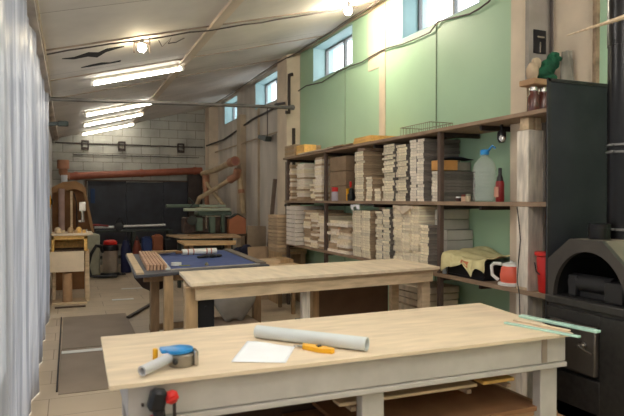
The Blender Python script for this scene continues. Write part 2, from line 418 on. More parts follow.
# cable along the green wall (below the windows)
CB = [(3.0,.0),(3.44,3.35)]
gw = [(3.475, 9.22, 3.35), (3.475, 8.69, 3.39), (3.475, 8.05, 3.33), (3.475, 7.49, 3.37), (3.475, 7.11, 3.37), (3.475, 6.76, 3.35), (3.475, 6.49, 3.37), (3.475, 6.24, 3.38), (3.475, 6.05, 3.37), (3.475, 5.78, 3.34), (3.475, 5.45, 3.33), (3.475, 5.22, 3.33), (3.475, 5.08, 3.4), (3.475, 4.84, 3.37), (3.475, 4.56, 3.33), (3.475, 4.42, 3.34), (3.475, 4.3, 3.36), (3.475, 3.95, 3.55)]
cable(gw, .009, 'dark sagging cable fixed across the green wall under the high windows')
cable([(3.23,9.02,3.15),(3.24,9.5,3.2),(3.45,9.6,3.3),(3.46,10.5,3.24),(3.46,11.6,3.22),(3.46,12.8,3.12),(3.46,14.0,3.03),(3.24,14.9,2.95)], .022, 'thick dark cable along the far plaster wall below two small windows')
cable([(x, YB-.03, 2.93+random.uniform(-.006,.006)) for x in [-.3+.25*i for i in range(15)]], .016, 'dark cable running straight across the block end wall')
cable([(x, YB-.03, 2.66+random.uniform(-.004,.004)) for x in [.1+.25*i for i in range(13)]], .010, 'thin lower cable across the block end wall')
cable([(-.2, y, 2.98+random.uniform(-.02,.02)) for y in [3+.5*i for i in range(13)]], .012, 'cable running along the top of the plastic curtain', cable_l)
# brackets / boxes on end wall
for i, (x, lb) in enumerate(((.28,'small square wall clip near the left end of the block wall cable'),(1.12,'small square wall clip in the middle of the block wall cable'),(2.55,'small square wall clip beside the right side pipes on the block wall'))):
    o = MB().box((x,YB-.07,2.78),(x+.17,YB-.01,2.84),.004).box((x,YB-.07,2.84),(x+.03,YB-.01,3.0),.004).box((x+.14,YB-.07,2.84),(x+.17,YB-.01,3.0),.004).box((x,YB-.07,2.98),(x+.17,YB-.01,3.01),.004)
    tag(o.build('wall_clip', steel_dark), lb, 'wall clip', 'clips on the block wall cable')
# conduit pipe on pilaster
tag(MB().tube([(3.24,8.98,3.0),(3.3,8.98,3.0),(3.3,8.98,3.6),(3.36,8.98,3.62)],.03,8).build('conduit', steel_dark), 'short dark vertical conduit on the far cream pilaster by window', 'pipe')
tag(MB().beam((3.38,8.985,2.0),(3.38,8.985,2.75),.05,.03,.004).build('flat_iron', steel_dark), 'rusty dark flat iron bar on the cream pilaster above the shelves', 'metal bar')

# metal cross bar
tag(MB().tube([(-.26,8.66,2.94),(3.27,8.66,3.03)], .026, 12).tube([(-.26,8.66,2.94),(-.22,8.66,2.941)], .045, 12).tube([(3.2,8.66,3.028),(3.26,8.66,3.03)], .04, 12).build('cross_bar', mat('galvanised',(104,100,96),rough=.5,metal=.4)), 'long grey metal bar spanning the room under the ceiling', 'metal bar')

# ------------------------------------------------------------------ plastic curtain
def cur(u, v):
    y = -2.0 + u*10.6; z = .01+v*2.98
    a = .03*math.sin(y*6.1+.5*math.sin(z*1.3))*(.6+.4*math.sin(y*2.3+1))+.012*math.sin(y*13.7+2.2*math.sin(z*.9+y))*(.5+.5*math.sin(y*1.7))+.005*math.sin(y*29+z*2.8+3*math.sin(y*2))
    return (-.275+a*(1.15-.4*v), y+.03*math.sin(z*2+y*3)*(1-v), z)
tag(MB().grid(cur, 420, 24).build('plastic_curtain', poly, smooth=False), 'translucent milky plastic sheet curtain hanging in folds along the left wall', 'curtain')

# ------------------------------------------------------------------ floor sheets, tapes
def sheet(x0,x1,y0,y1,label,m_=floor_sheet,z=.008,name='floor_board',cat='board',g=None):
    return tag(box((x0,y0,0.0),(x1,y1,z),.001).build(name, m_), label, cat, g)
sheet(-.09,.80,5.22,6.75,'nearest grey hardboard sheet lying on the floor by the curtain', z=.006)
sheet(-.08,.72,6.78,8.6,'second grey hardboard sheet on the floor, beyond the white tape')
tag(box((-.08,6.55,.009),(.72,6.66,.013),.001).build('tape_strip', white_pl),'white strip across the joint of the grey floor sheets','tape')
tag(box((.62,9.75,.001),(.95,9.87,.006),.001).build('tape_strip', white_pl),'nearer short white strip on the floor past the hardboard','tape')
tag(box((.85,10.9,.001),(1.25,11.0,.006),.001).build('tape_strip', white_pl),'far short white strip on the floor beside the felt table','tape')
tag(box((-.11,5.3,.0),(-.095,8.6,.012),.001).build('floor_batten', steel_dark),'dark thin strip along the left edge of the hardboard','strip')
tag(box((-.2,9.35,.0),(.22,9.40,.02),.002).build('floor_batten', dark_board),'dark batten on the floor in front of the sanding cabinet','strip')
tag(MB().beam((.72,8.2,.02),(1.15,9.1,.03),.05,.03,.004).build('metal_rail', steel_dark),'dark metal rail lying on the floor near the felt table','rail')

# ------------------------------------------------------------------ benches
def leg(p, w, z1, m_, t, d=None, z0=0):
    d = d or w
    return part(MB().box((p[0],p[1],z0),(p[0]+w,p[1]+d,z1),.004), 'leg', m_, t)
# front bench
Z = .90
t = thing('workbench', (1.3,2.75,0), 'big front workbench with pale board top and white painted frame', 'workbench', None)
top = MB().prism([(.135,2.318),(2.43,2.318),(2.56,3.24),(.145,3.17)], 'z', Z-.016, Z)
part(top, 'tabletop', [ply], t)
ap = MB().box((.205,2.365,Z-.155),(2.425,2.39,Z-.016),.003).box((.205,2.39,Z-.155),(.23,3.12,Z-.016),.003).box((2.402,2.39,Z-.155),(2.425,3.12,Z-.016),.003).box((.205,3.12,Z-.155),(2.425,3.145,Z-.016),.003)
part(ap, 'apron', paint_white, t)
part(MB().box((.20,2.352,Z-.182),(2.425,2.395,Z-.158),.003), 'lower_rail', paint_white, t)
for x in (.24,1.235,2.285):
    leg((x,2.396), .115, Z-.017, paint_white, t, .06)
    leg((x,3.03), .115, Z-.017, paint_white, t, .06)
part(MB().box((.26,2.46,.33),(2.28,3.02,.355),.003), 'lower_shelf', dark_board, t)
part(MB().box((.28,3.0,.36),(2.25,3.025,.80),.003), 'back_board', mat('umber_back',(70,50,38)), t)
part(MB().box((2.26,2.358,Z-.15),(2.295,2.3645,Z-.02),.001), 'tape_patch', mat('tape_brownish',(140,126,114)), t)
# screws
part(MB().lathe((.26,2.352,.80),[(.001,-.002),(.006,0),(.006,.014)],10,(0,1,0)), 'screw', steel_dark, t)
# cardboard sheets on the lower shelf
CZ = .355
cl = [('widest cardboard sheet at the bottom of the pile under the front bench',1.0,2.56,2.43,3.0,.03,card_d),
      ('second cardboard sheet up under the front bench',1.15,2.5,2.42,2.95,.028,card),
      ('third cardboard sheet up under the front bench',1.05,2.46,2.45,2.98,.03,card_d),
      ('fourth cardboard sheet up under the front bench',1.3,2.40,2.44,2.9,.03,card),
      ('topmost cardboard sheet of the pile under the front bench',1.22,2.32,2.42,2.96,.025,card_d)]
for lb,x0,x1,y0,y1,h,m_ in cl:
    tag(box((x0,y0,CZ+.0005),(x1,y1,CZ+h),.002).build('cardboard_sheet', m_), lb, 'cardboard', 'cardboard pile under the front bench'); CZ += h+.001
# thin laths hung below the bench top, seen under the rail
tag(MB().beam((1.15,2.50,.646),(1.93,2.50,.646),.08,.016,.003,up=(0,0,1)).build('wood_lath', pine_raw), 'long thin pale lath tucked beneath the front bench top', 'lath')
for xx in (1.2,1.85,2.1): part(MB().box((xx,2.44,.615),(xx+.03,2.98,.637),.003), 'cross_slat', shelf_w, t)
tag(MB().beam((1.97,2.50,.650),(2.17,2.50,.650),.08,.018,.003).build('wood_lath', pine_yel), 'short pale offcut tucked beneath the front bench top near its right leg', 'lath')

# middle bench
Z2 = 1.03
t = thing('workbench', (1.8,4.5,0), 'middle workbench with plain plywood top and raw pine frame', 'workbench')
s = (1.6-Z2)/.75
c4 = [(.992*s,5.242*s),(3.859*s*.985,5.585*s*.985),(3.933*s*.975,6.635*s*.975),(1.049*s,6.149*s)]
part(MB().prism(c4,'z',Z2-.022,Z2), 'tabletop', ply_mid, t)
c5 = [(c4[0][0]+.01,c4[0][1]+.006),(c4[1][0]-.01,c4[1][1]+.006),(c4[2][0]-.01,c4[2][1]-.01),(c4[3][0]+.01,c4[3][1]-.01)]
part(MB().prism(c5,'z',Z2-.036,Z2-.0225), 'under_board', ply_edge, t)
def along(a, b2, inset, w, z0, z1):
    p = Vector((a[0],a[1])); q = Vector((b2[0],b2[1])); d = (q-p).normalized(); n = Vector((-d.y,d.x))
    p1 = p+n*inset+d*.05; q1 = q+n*inset-d*.05
    return MB().prism([tuple(p1),tuple(q1),tuple(q1+n*w),tuple(p1+n*w)],'z',z0,z1)
part(along(c4[0],c4[1],.03,.03,Z2-.125,Z2-.037),'apron',pine_raw,t)
part(along(c4[2],c4[3],.03,.03,Z2-.125,Z2-.037),'apron',pine_raw,t)
part(MB().beam((.765,4.1,Z2-.08),(.80,4.43,Z2-.08),.03,.08).beam((2.8,4.2,Z2-.08),(2.84,4.8,Z2-.08),.03,.08),'apron',pine_raw,t)
for x, y, m_, w in ((.735,4.06,pine_leg,.085),(.79,4.36,pine_leg,.08),(2.76,4.25,pine_raw,.08),(2.73,4.70,pine_raw,.07),(1.655,4.20,beam_grey,.06),(1.885,4.56,pine_leg,.06)):
    leg((x,y), w, Z2-.127 if False else Z2-.037, m_, t)
part(MB().beam((.86,4.42,.3),(1.9,4.6,.3),.04,.05,.003),'stretcher',pine_raw,t)
# things under the middle bench
tag(MB().box((.826,4.10,.0),(.945,4.14,.90),.006).lathe((.885,4.10,.84),[(.006,0),(.012,.001),(.012,.004),(.006,.005)],12,(0,-1,0)).build('black_board', black_pl),'narrow upright black board with a hole between the bench legs','board')
tag(MB().box((2.06,4.95,.42),(2.83,4.985,.86),.003).build('brown_board', mat('umber_board',(104,80,62),rough=.6)),'dark brown board standing on edge below the middle bench','board')
o = MB().box((2.08,4.99,.0),(2.84,5.5,.41),.004)
for i in range(9): o.box((2.10+i*.08,4.975,.02),(2.14+i*.08,4.99,.39),.003)
tag(o.build('ribbed_crate', mat('crate_grey',(112,110,108),rough=.6)),'grey ribbed crate on the floor beneath the middle bench','crate')
tag(MB().box((2.1,4.93,.0),(2.82,4.97,.03),.002).build('wood_lath', pine_yel) ,'pale thin lath in front of the grey ribbed crate','lath')
bpy.data.objects[-1] if False else None

# ---- grey bag, blue table
t = thing('felt_table', (1.4,6.7,0), 'low assembly table with blue felt surface and dark rim', 'table')
ZB = .90
tp = MB().prism([(.56,5.62),(1.98,6.0),(2.06,8.05),(.66,7.82)],'z',ZB-.03,ZB-.004)
part(tp,'tabletop',mat('table_slate',(78,78,84),rough=.6),t)
part(MB().prism([(.93,5.98),(1.9,6.14),(1.98,7.92),(1.04,7.7)],'z',ZB-.004,ZB),'felt',blue_film,t)
part(MB().prism([(.88,5.94),(.93,5.95),(1.04,7.7),(.99,7.7)],'z',ZB-.004,ZB+.015),'rim',white_pl,t)
part(MB().prism([(1.88,6.1),(1.98,6.12),(2.06,7.95),(1.96,7.95)],'z',ZB-.004,ZB+.015),'rim',mat('rim_grey',(126,116,106)),t)
part(MB().prism([(.575,5.66),(.645,5.68),(.74,7.8),(.67,7.8)],'z',ZB-.004,ZB+.012),'rim',pine_raw,t)
part(MB().prism([(.93,5.90),(1.9,6.08),(1.9,6.12),(.93,5.94)],'z',ZB-.004,ZB+.006),'rim',mat('rim_pale',(176,168,160)),t)
part(MB().box((.66,5.85,ZB-.10),(1.9,5.9,ZB-.03),.003) .box((.7,5.9,ZB-.1),(.74,7.7,ZB-.03),.003),'apron',pine_old,t)
for x,y,m_ in ((.77,6.2,pine_old),(.835,5.72,pine_leg),(1.85,6.15,pine_old),(1.92,7.6,pine_old),(.93,7.55,pine_old)):
    leg((x,y), .085, ZB-.03, m_, t)
part(MB().beam((.8,5.95,.22),(1.85,6.2,.22),.05,.06,.003).beam((.78,6.4,.24),(1.86,6.5,.24),.05,.06,.003),'stretcher',pine_old,t)
part(MB().prism([(.60,ZB-.031),(1.0,ZB-.031),(.98,ZB-.16),(.9,ZB-.24),(.8,ZB-.27),(.7,ZB-.22),(.62,ZB-.12)],'y',6.3,6.35),'curved_bracket',mat('bracket_dark',(60,44,36)),t)
for k in range(6):
    x = .70+k*.034
    o = MB().prism([(x,5.95),(x+.026,5.957),(x+.13,7.62),(x+.104,7.62)],'z',ZB-.003,ZB+.05)
    tag(o.build('wood_stick', W('slat_pink',(200,160,132),(6,1,6))), ['leftmost','second','third','fourth','fifth','rightmost'][k]+' of six reddish slats on the felt table', 'stick', 'reddish slats on the felt table')
t = thing('film_roll',(1.4,7.35,ZB),'white roll with red marks lying on the blue felt','roll')
part(MB().tube([(1.30,7.4,ZB+.038),(1.74,7.45,ZB+.038)],.037,16),'sleeve',white_pl,t)
for x in (1.36,1.43,1.60,1.66): part(MB().tube([(x,7.40+(x-1.3)*.114,ZB+.038),(x+.015,7.402+(x-1.3)*.114,ZB+.038)],.0382,16),'red_band',mat('faded_red',(190,120,104)),t)
part(MB().tube([(1.22,7.39,ZB+.038),(1.3,7.4,ZB+.038)],.018,10),'core',card_d,t)
g = MB()
for (x,y,r_) in ((1.50,6.95,.05),(1.58,6.96,.055),(1.66,6.98,.045)): g.sphere((x,y,ZB+.022),r_,(1,1,.4),14,.04)
for i in range(4): g.tube([(1.47,6.92+.02*i,ZB+.018),(1.40,6.90+.025*i,ZB+.012)],[.014,.010],8)
tag(g.build('work_glove', black_pl),'black work glove lying on the blue felt','glove')
t = thing('tape_roll',(1.02,6.2,ZB),'white tape ring lying at the near edge of the blue felt','tape')
part(MB().lathe((1.04,6.28,ZB+.001),[(.035,0),(.055,0),(.055,.03),(.035,.03)],20),'ring',white_pl,t)
part(MB().box((1.06,6.2,ZB+.001),(1.17,6.23,ZB+.006),.001),'tail',mat('tape_olive',(150,150,60)),t)
tag(MB().lathe((1.34,6.17,ZB+.001),[(.02,0),(.022,.012),(.012,.02),(.012,.03)],12).build('round_stopper', mat('cap_olive',(130,124,100))),'tiny round cap at the near edge of the felt table','cap')
# wood scraps behind the slats
for k,(x,a,lb) in enumerate(((.86,.5,'bent'),(.98,.2,'flat'),(.93,-.3,'narrow'))):
    tag(MB().beam((x,7.45,ZB+.02+k*.016),(x+.32,7.55+a*.2,ZB+.02+k*.016),.07,.013,.002).build('veneer_offcut', pine_leg), lb+' tan offcut in the heap behind the reddish slats','offcut')
# grey bag + items under
g = MB().sphere((1.42,4.95,.5),.2,(1.1,.7,.75),20,.03)
def bagf(u,v):
    a = 2*PI*u; r = (.10+.16*math.sin(min(1,v*1.15)*PI*.62))*(1+.05*math.sin(a*5+v*6))
    return (1.57+r*math.cos(a)*.9, 5.95+r*math.sin(a)*.55, .345+.44*v+ .02*math.sin(a*3))
g.bm.free(); g = MB().grid(bagf,28,10)
tag(g.build('grey_sack', mat('sack_grey',(150,144,136),rough=.8,var=.12), solid=.006),'crumpled grey sack on a crate beneath the felt table','bag')
tag(MB().box((1.3,5.7,.0),(1.8,6.2,.34),.006).build('storage_crate', mat('crate_tan',(150,130,112))),'low tan crate carrying the crumpled grey sack','crate')

# ------------------------------------------------------------------ things on the front bench
# rolled paper tube
t = thing('cardboard_tube',(1.15,2.75,Z),'long pale grey cardboard tube lying on the front bench','tube')
import_pts = None
def hollow(p, q, R, r, n=28):
    p = Vector(p); q = Vector(q); ax = (q-p).normalized(); Lg = (q-p).length
    mb = MB(); mb.tube_prof([(p+ax*.0,r),(p,R),(q,R),(q,r),(q-ax*.12,r),(q-ax*.12,.001)],ax,n); return mb
TR = .032
part(hollow((.872,2.845,Z+TR+.001),(1.262,2.40,Z+TR+.001),TR,TR-.006),'sleeve',mat('tube_pale',(206,212,212),rough=.5,var=.03),t)
# paper
def pap(u,v):
    P0,P1,P2,P3 = Vector((.638,2.459)),Vector((.85,2.355)),Vector((.985,2.60)),Vector((.80,2.774))
    p = P0.lerp(P1,u).lerp(P3.lerp(P2,u),v)
    return (p.x,p.y,Z+.003+.012*max(0,v-.6)*math.sin(u*3)+.004*math.sin(u*5+1)*v)
tag(MB().grid(pap,16,12).build('paper_sheet', paper, solid=.0012),'white sheet of paper lying on the front bench beside the tube','paper')
# yellow knife
t = thing('utility_knife',(1.06,2.60,Z),'yellow utility knife between the paper and the pale tube','knife')
kb = MB().prism([(1.00,2.545),(1.015,2.575),(1.06,2.53),(1.105,2.455),(1.11,2.425),(1.09,2.415),(1.04,2.465)],'z',Z+.001,Z+.022)
part(kb,'handle',yel_pl,t)
part(MB().prism([(.975,2.595),(.98,2.602),(1.015,2.575),(1.005,2.56)],'z',Z+.006,Z+.010),'blade',steel,t)
part(MB().box((1.05,2.48,Z+.022),(1.07,2.50,Z+.027),.001),'slider',black_pl,t)
# blue tape gun / router tool
t = thing('tape_dispenser',(.42,2.6,Z),'packing tape dispenser with grey handle and blue top on the front bench','tape dispenser')
cx,cy = .435,2.50
part(MB().lathe((cx,cy,Z+.002),[(.02,0),(.052,0),(.054,.01),(.054,.045),(.048,.052),(.02,.052)],26),'drum',mat('drum_metal',(150,142,130),rough=.3,metal=.6),t)
part(MB().lathe((cx-.01,cy+.01,Z+.055),[(.05,0),(.060,.004),(.060,.016),(.045,.02),(.01,.02)],26).box((cx-.085,cy-.01,Z+.057),(cx-.03,cy+.06,Z+.072),.004),'blue_cover',blue_pl,t)
part(hollow((cx-.045,cy-.01,Z+.042),(cx-.175,cy-.12,Z+.026),.021,.015,20),'handle',grey_pl,t)
part(MB().box((cx-.11,cy+.05,Z+.002),(cx-.09,cy+.075,Z+.065),.004),'yellow_tab',yel_pl,t)
part(MB().lathe((cx-.035,cy-.042,Z+.03),[(.011,0),(.011,.018),(.006,.022)],12,(0,-1,0)),'screw_knob',black_pl,t)
part(MB().box((cx+.045,cy-.045,Z+.002),(cx+.063,cy+.01,Z+.065),.004),'cutter_plate',steel,t)
# glass strips
for lb,p,q,w,h,z in (('widest pale green glass strip jutting past the front bench corner',(2.47,2.75),(2.546,2.262),.026,.014,.009),
                ('short pale green glass strip overhanging the front bench corner',(2.26,2.64),(2.375,2.225),.018,.010,.006),
                ):
    tag(MB().beam((p[0],p[1],Z+z),(q[0],q[1],Z+z),w*1.6,h,.002).build('glass_strip',glass_tint),lb,'glass strip','glass strips on the front bench corner')
tag(MB().beam((2.36,2.68,Z+.006),(2.43,2.345,Z+.006),.03,.010,.002).build('wood_strip',ply),'pale wooden strip lying between the two glass strips','strip')
# drill hanging at the front left
t = thing('cordless_drill',(.34,2.30,.6),'black and red cordless tool hanging beneath the front bench edge','drill')
part(MB().box((.275,2.27,.79),(.34,2.325,.875),.014,rot=Matrix.Rotation(.25,3,'Y')).box((.30,2.28,.60),(.345,2.32,.81),.008,rot=Matrix.Rotation(-.12,3,'Y')),'body',black_pl,t)
part(MB().box((.335,2.268,.815),(.385,2.31,.865),.014,rot=Matrix.Rotation(-.35,3,'Y')).box((.335,2.262,.832),(.385,2.268,.842),.002,rot=Matrix.Rotation(-.35,3,'Y')),'red_cap',red_pl,t)
part(MB().beam((.372,2.30,.82),(.376,2.30,.56),.012,.012,.002),'rod',steel_dark,t)
part(MB().box((.275,2.275,.735),(.31,2.315,.775),.008),'red_trigger',red_pl,t)
part(MB().box((.28,2.26,.50),(.38,2.335,.60),.01),'battery',black_pl,t)

# ------------------------------------------------------------------ shelving
XS = 3.05
t = thing('shelf_rack',(3.25,5.7,0),'long brown shelf rack fixed along the green wall, three boards high','shelf rack')
for z in (2.225,1.575,.935):
    part(MB().box((XS,2.98,z-.025),(3.495,8.5,z),.003).box((XS-.004,2.98,z-.03),(XS+.02,8.5,z+.004),.002) if z!=2.225 else
         MB().box((XS-.03,2.86,z-.03),(3.49,8.5,z),.003), 'shelf_board', shelf_w, t)
for y in (4.44,6.98,8.40):
    part(MB().box((XS+.0,y-.022,0),(XS+.045,y+.022,2.195),.004),'post',post_m,t)
for y in (3.9,4.44,5.7,6.98,8.40):
    for z in (2.19,1.545,.905):
        if y == 3.9 and z < 1.6: z_ = z
        part(MB().box((XS+.03,y-.015,z-.035),(3.49,y+.015,z+.004),.002),'bracket',steel_dark,t)
t = thing('timber_post',(3.0,3.4,0),'whitewashed square timber post supporting the near end of the shelves','post')
part(MB().box((3.055,3.335,.0),(3.20,3.455,2.10),.006),'post',beam_grey,t)
part(MB().box((3.07,3.35,2.10),(3.12,3.44,2.193),.004).box((3.14,3.35,2.10),(3.19,3.44,2.193),.004),'packer',pine_raw,t)
part(MB().box((3.054,3.34,.905),(3.14,3.452,.96),.002),'knotty_block',pine_raw,t)
# cord on the post
cable([(3.04,3.43,1.54),(3.04,3.405,1.4),(3.038,3.39,1.3),(3.038,3.41,1.15),(3.036,3.42,1.0),(3.03,3.39,.9),(3.03,3.38,.7),(3.03,3.41,.5)],.004,'thin dark cord hanging down the whitewashed timber post')

# ---- board stacks
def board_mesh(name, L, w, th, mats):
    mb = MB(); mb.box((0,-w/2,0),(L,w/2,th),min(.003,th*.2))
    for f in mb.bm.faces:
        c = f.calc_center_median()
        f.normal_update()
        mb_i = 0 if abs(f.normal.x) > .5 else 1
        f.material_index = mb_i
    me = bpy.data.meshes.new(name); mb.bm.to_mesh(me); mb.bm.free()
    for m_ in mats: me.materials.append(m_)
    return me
NB = [0]
ORD = ['bottom','second','third','fourth','fifth','sixth','seventh','eighth','ninth','tenth','eleventh','twelfth','thirteenth','fourteenth','fifteenth','sixteenth','seventeenth','eighteenth','nineteenth','twentieth','twenty-first','twenty-second','twenty-third','twenty-fourth','twenty-fifth']
def stack(y0, y1, z0, z1, cols, th, label, group, mats, x=3.07, L=.40, jx=.022, name='wood_board', cat='board', zvar=0):
    w = (y1-y0)/cols
    me = board_mesh(name, L, w-.006, th-.0012, mats)
    for c in range(cols):
        n = int((z1-z0)/th) - (random.randint(0,zvar) if zvar else 0)
        for k in range(n):
            o = bpy.data.objects.new(name, me); col.objects.link(o)
            o.location = (x+random.uniform(0,jx)*random.random(), y0+w*(c+.5)+random.uniform(-.004,.004), z0+.001+k*th)
            o.rotation_euler = (0,0,random.uniform(-.02,.02))
            cn = '' if cols == 1 else ', ' + (['nearer column','farther column'] if cols == 2 else ['nearest column','middle column','farthest column'])[c]
            tag(o, ('topmost' if k == n-1 else ORD[k]+' from the bottom' if k else 'bottom') + ' board of the ' + label + cn, cat, group); NB[0] += 1
def stuffstack(mb, y0, y1, z0, z1, cols, th, x=3.07, L=.40, jx=.02, zvar=1):
    w = (y1-y0)/cols
    for c in range(cols):
        n = int((z1-z0)/th) - random.randint(0,zvar)
        for k in range(n):
            xx = x+random.uniform(0,jx); yy = y0+w*c; zz = z0+.001+k*th
            mb.m(random.choice((0,1,2))).box((xx,yy+.003,zz),(xx+L,yy+w-.003,zz+th-.0015),.002)
U0, L0, G0 = 1.576, .936, .936
# upper tier
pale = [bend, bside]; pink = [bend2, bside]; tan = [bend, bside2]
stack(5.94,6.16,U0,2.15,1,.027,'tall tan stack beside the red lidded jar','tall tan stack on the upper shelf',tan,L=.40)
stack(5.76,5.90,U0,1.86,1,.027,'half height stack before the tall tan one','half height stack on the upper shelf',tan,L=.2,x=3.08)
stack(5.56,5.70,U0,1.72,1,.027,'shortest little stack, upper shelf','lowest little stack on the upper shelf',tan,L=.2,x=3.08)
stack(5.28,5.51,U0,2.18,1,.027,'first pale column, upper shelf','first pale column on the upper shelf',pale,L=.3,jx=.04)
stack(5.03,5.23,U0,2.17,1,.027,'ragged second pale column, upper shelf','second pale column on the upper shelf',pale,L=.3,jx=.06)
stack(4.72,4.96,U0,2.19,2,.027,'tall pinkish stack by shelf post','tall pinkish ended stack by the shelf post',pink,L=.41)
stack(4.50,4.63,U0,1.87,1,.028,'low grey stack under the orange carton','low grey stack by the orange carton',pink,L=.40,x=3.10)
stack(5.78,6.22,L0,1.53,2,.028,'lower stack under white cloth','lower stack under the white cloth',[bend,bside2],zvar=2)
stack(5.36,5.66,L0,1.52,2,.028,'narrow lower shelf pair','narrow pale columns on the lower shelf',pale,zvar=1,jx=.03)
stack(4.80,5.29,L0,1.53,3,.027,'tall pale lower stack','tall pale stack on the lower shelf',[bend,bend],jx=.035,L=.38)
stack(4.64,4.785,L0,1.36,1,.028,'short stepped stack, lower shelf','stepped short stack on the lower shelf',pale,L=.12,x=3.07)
print('boards', NB)
mb = MB()
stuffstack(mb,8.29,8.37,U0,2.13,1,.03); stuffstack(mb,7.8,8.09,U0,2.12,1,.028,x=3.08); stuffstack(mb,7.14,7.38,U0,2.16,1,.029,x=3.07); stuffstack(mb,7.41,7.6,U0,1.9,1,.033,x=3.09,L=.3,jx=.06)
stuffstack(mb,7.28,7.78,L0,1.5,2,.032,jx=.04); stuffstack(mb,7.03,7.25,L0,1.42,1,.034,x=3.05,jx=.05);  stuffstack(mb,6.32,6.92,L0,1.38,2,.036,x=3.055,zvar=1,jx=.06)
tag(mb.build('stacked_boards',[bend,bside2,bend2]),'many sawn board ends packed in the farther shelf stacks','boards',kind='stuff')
# big panels seen sideways on the lower shelf
for k in range(6):
    tag(box((3.20,4.52 if k<4 else 4.58,L0+.001+k*.095),(3.49,4.72,L0+.001+k*.095+.09),.003).build('grey_slab', bpanel), ['bottom','second','third','fourth','fifth','top'][k]+' thick grey slab in the pile behind the shelf post', 'slab','grey slab pile behind the shelf post')
# white panels (far, lower tier)
me_n = 0
for k in range(9):
    tag(box((2.98,7.86,L0+.001+k*.063),(3.42,8.24,L0+.001+k*.063+.056),.004).build('white_board', bwhite), ('topmost' if k==8 else ORD[k]+(' from the bottom' if k else ''))+' white edged board in the far lower shelf stack','board','white panel stack on the far lower shelf')
for k in range(10):
    tag(box((2.92,8.46,.79+.001+k*.057),(3.40,8.92,.79+.001+k*.057+.05),.004).build('tan_plank', W('tan_panel_m',(196,170,138),(1,1,4),rnd=.2)), ('topmost' if k==9 else ORD[k]+(' from the bottom' if k else ''))+' thick tan plank in the stack left of the shelves','plank','tan plank stack left of the shelves')
tag(MB().box((2.92,8.47,0),(3.0,8.9,.75),.005).box((3.3,8.47,0),(3.38,8.9,.75),.005).box((2.92,8.47,.75),(3.4,8.9,.79),.005).build('wood_stand', pine_leg),'rough wooden stand under the far left tan plank stack','stand')
# tan boxes (upper, recessed)
for k in range(3):
    tag(box((3.10,6.46,U0+.001+k*.185),(3.48,6.93,U0+.001+k*.185+.18),.006).build('tan_carton', mat('carton_tan',(150,126,100),rough=.8)), ['lowest','middle','topmost'][k]+' tan carton in the upper shelf pile behind the red lidded jar','box','tan cartons on the upper shelf')
tag(box((3.1,5.96,2.15),(3.4,6.14,2.185),.003).build('pale_carton', mat('carton_pink',(190,162,140))),'flat pinkish carton on top of the wide tan stack','box')
# jar with red cap, dark spray things
t = thing('paint_jar',(3.09,6.7,U0),'small jar with a bright red lid on the upper shelf','jar')
part(MB().lathe((3.085,6.72,U0+.001),[(.045,0),(.05,.01),(.05,.10),(.04,.115)],18),'body',mat('jar_clear',(190,180,190),rough=.2),t)
part(MB().lathe((3.085,6.72,U0+.116),[(.046,0),(.046,.05),(.04,.055)],18),'lid',red_pl,t)
t = thing('angle_grinder',(3.09,6.33,U0),'dark tool with a yellow grip standing beside the red lidded jar','tool')
part(MB().box((3.07,6.25,U0+.001),(3.13,6.36,U0+.09),.012).lathe((3.1,6.30,U0+.09),[(.03,0),(.03,.04),(.02,.06)],12),'body',black_pl,t)
part(MB().box((3.075,6.37,U0+.001),(3.12,6.395,U0+.15),.006),'grip',yel_pl,t)
part(MB().lathe((3.075,6.27,U0+.16),[(.01,0),(.014,.02),(.014,.07)],10),'red_tip',red_pl,t)
# lying white cloth over stacks
def drape(x0,x1,y0,y1,z,drop,name,m_,label,seed):
    rr = random.Random(seed); ph = rr.random()*6
    def f(u,v):
        x = x0-.02+(x1-x0)*u; y = y0+(y1-y0)*v
        d = 0
        if u < .18: d = (1-u/.18); x = x0-.025; 
        return (x+.01*math.sin(v*17+ph), y, z+.012+.012*math.sin(v*11+ph)*math.cos(u*7) - d*drop*(.6+.4*math.sin(v*9+ph)))
    return tag(MB().grid(f,18,22).build(name,m_,solid=.002),label,'cloth')
drape(3.07,3.4,6.0,6.2,1.524,.07,'white_cloth',paper,'small white cloth draped over the lower shelf stack',3)
drape(3.07,3.4,4.85,5.25,1.524,.10,'cream_cloth',mat('cream_rag',(222,204,182),rough=.9),'cream rag hanging over the tall pale lower stack',5)
# cartons on low grey stack
t = thing('orange_carton',(3.2,4.4,1.87),'small orange cardboard carton on top of the low grey stack','box')
part(box((3.12,4.50,1.863),(3.30,4.66,1.955),.003),'body',mat('carton_orange',(206,152,88)),t)
part(box((3.31,4.52,1.863),(3.46,4.66,1.94),.003),'grey_flap',grey_cloth,t)
tag(MB().grid(lambda u,v:(3.12+.36*u,4.5+.17*v,1.962+.03*math.sin(u*3.1)*(.6+.4*math.sin(v*7))),12,6).build('dark_leaf', black_sheet, solid=.004),'dark thin sheet lying over the orange carton','sheet')
# water bottle
t = thing('water_bottle',(3.19,3.78,U0),'large clear water bottle with blue cap on the upper shelf','bottle')
bx,by=3.17,3.96
pf=[(.05,0),(.092,.008),(.096,.03)]
for k in range(7):
    z=.04+k*.032; pf += [(.096,z),(.091,z+.012),(.096,z+.024)]
pf += [(.094,.275),(.08,.32),(.05,.355),(.028,.372),(.026,.39)]
part(MB().lathe((bx,by,U0+.001),pf,32),'body',bottle_m,t)
part(MB().lathe((bx,by,U0+.388),[(.036,0),(.037,.035),(.03,.042)],20),'cap',blue_pl,t)
part(MB().tube([(bx+.02,by-.02,U0+.42),(bx+.05,by-.03,U0+.46),(bx+.07,by-.05,U0+.44)],.011,8),'carry_handle',blue_pl,t)
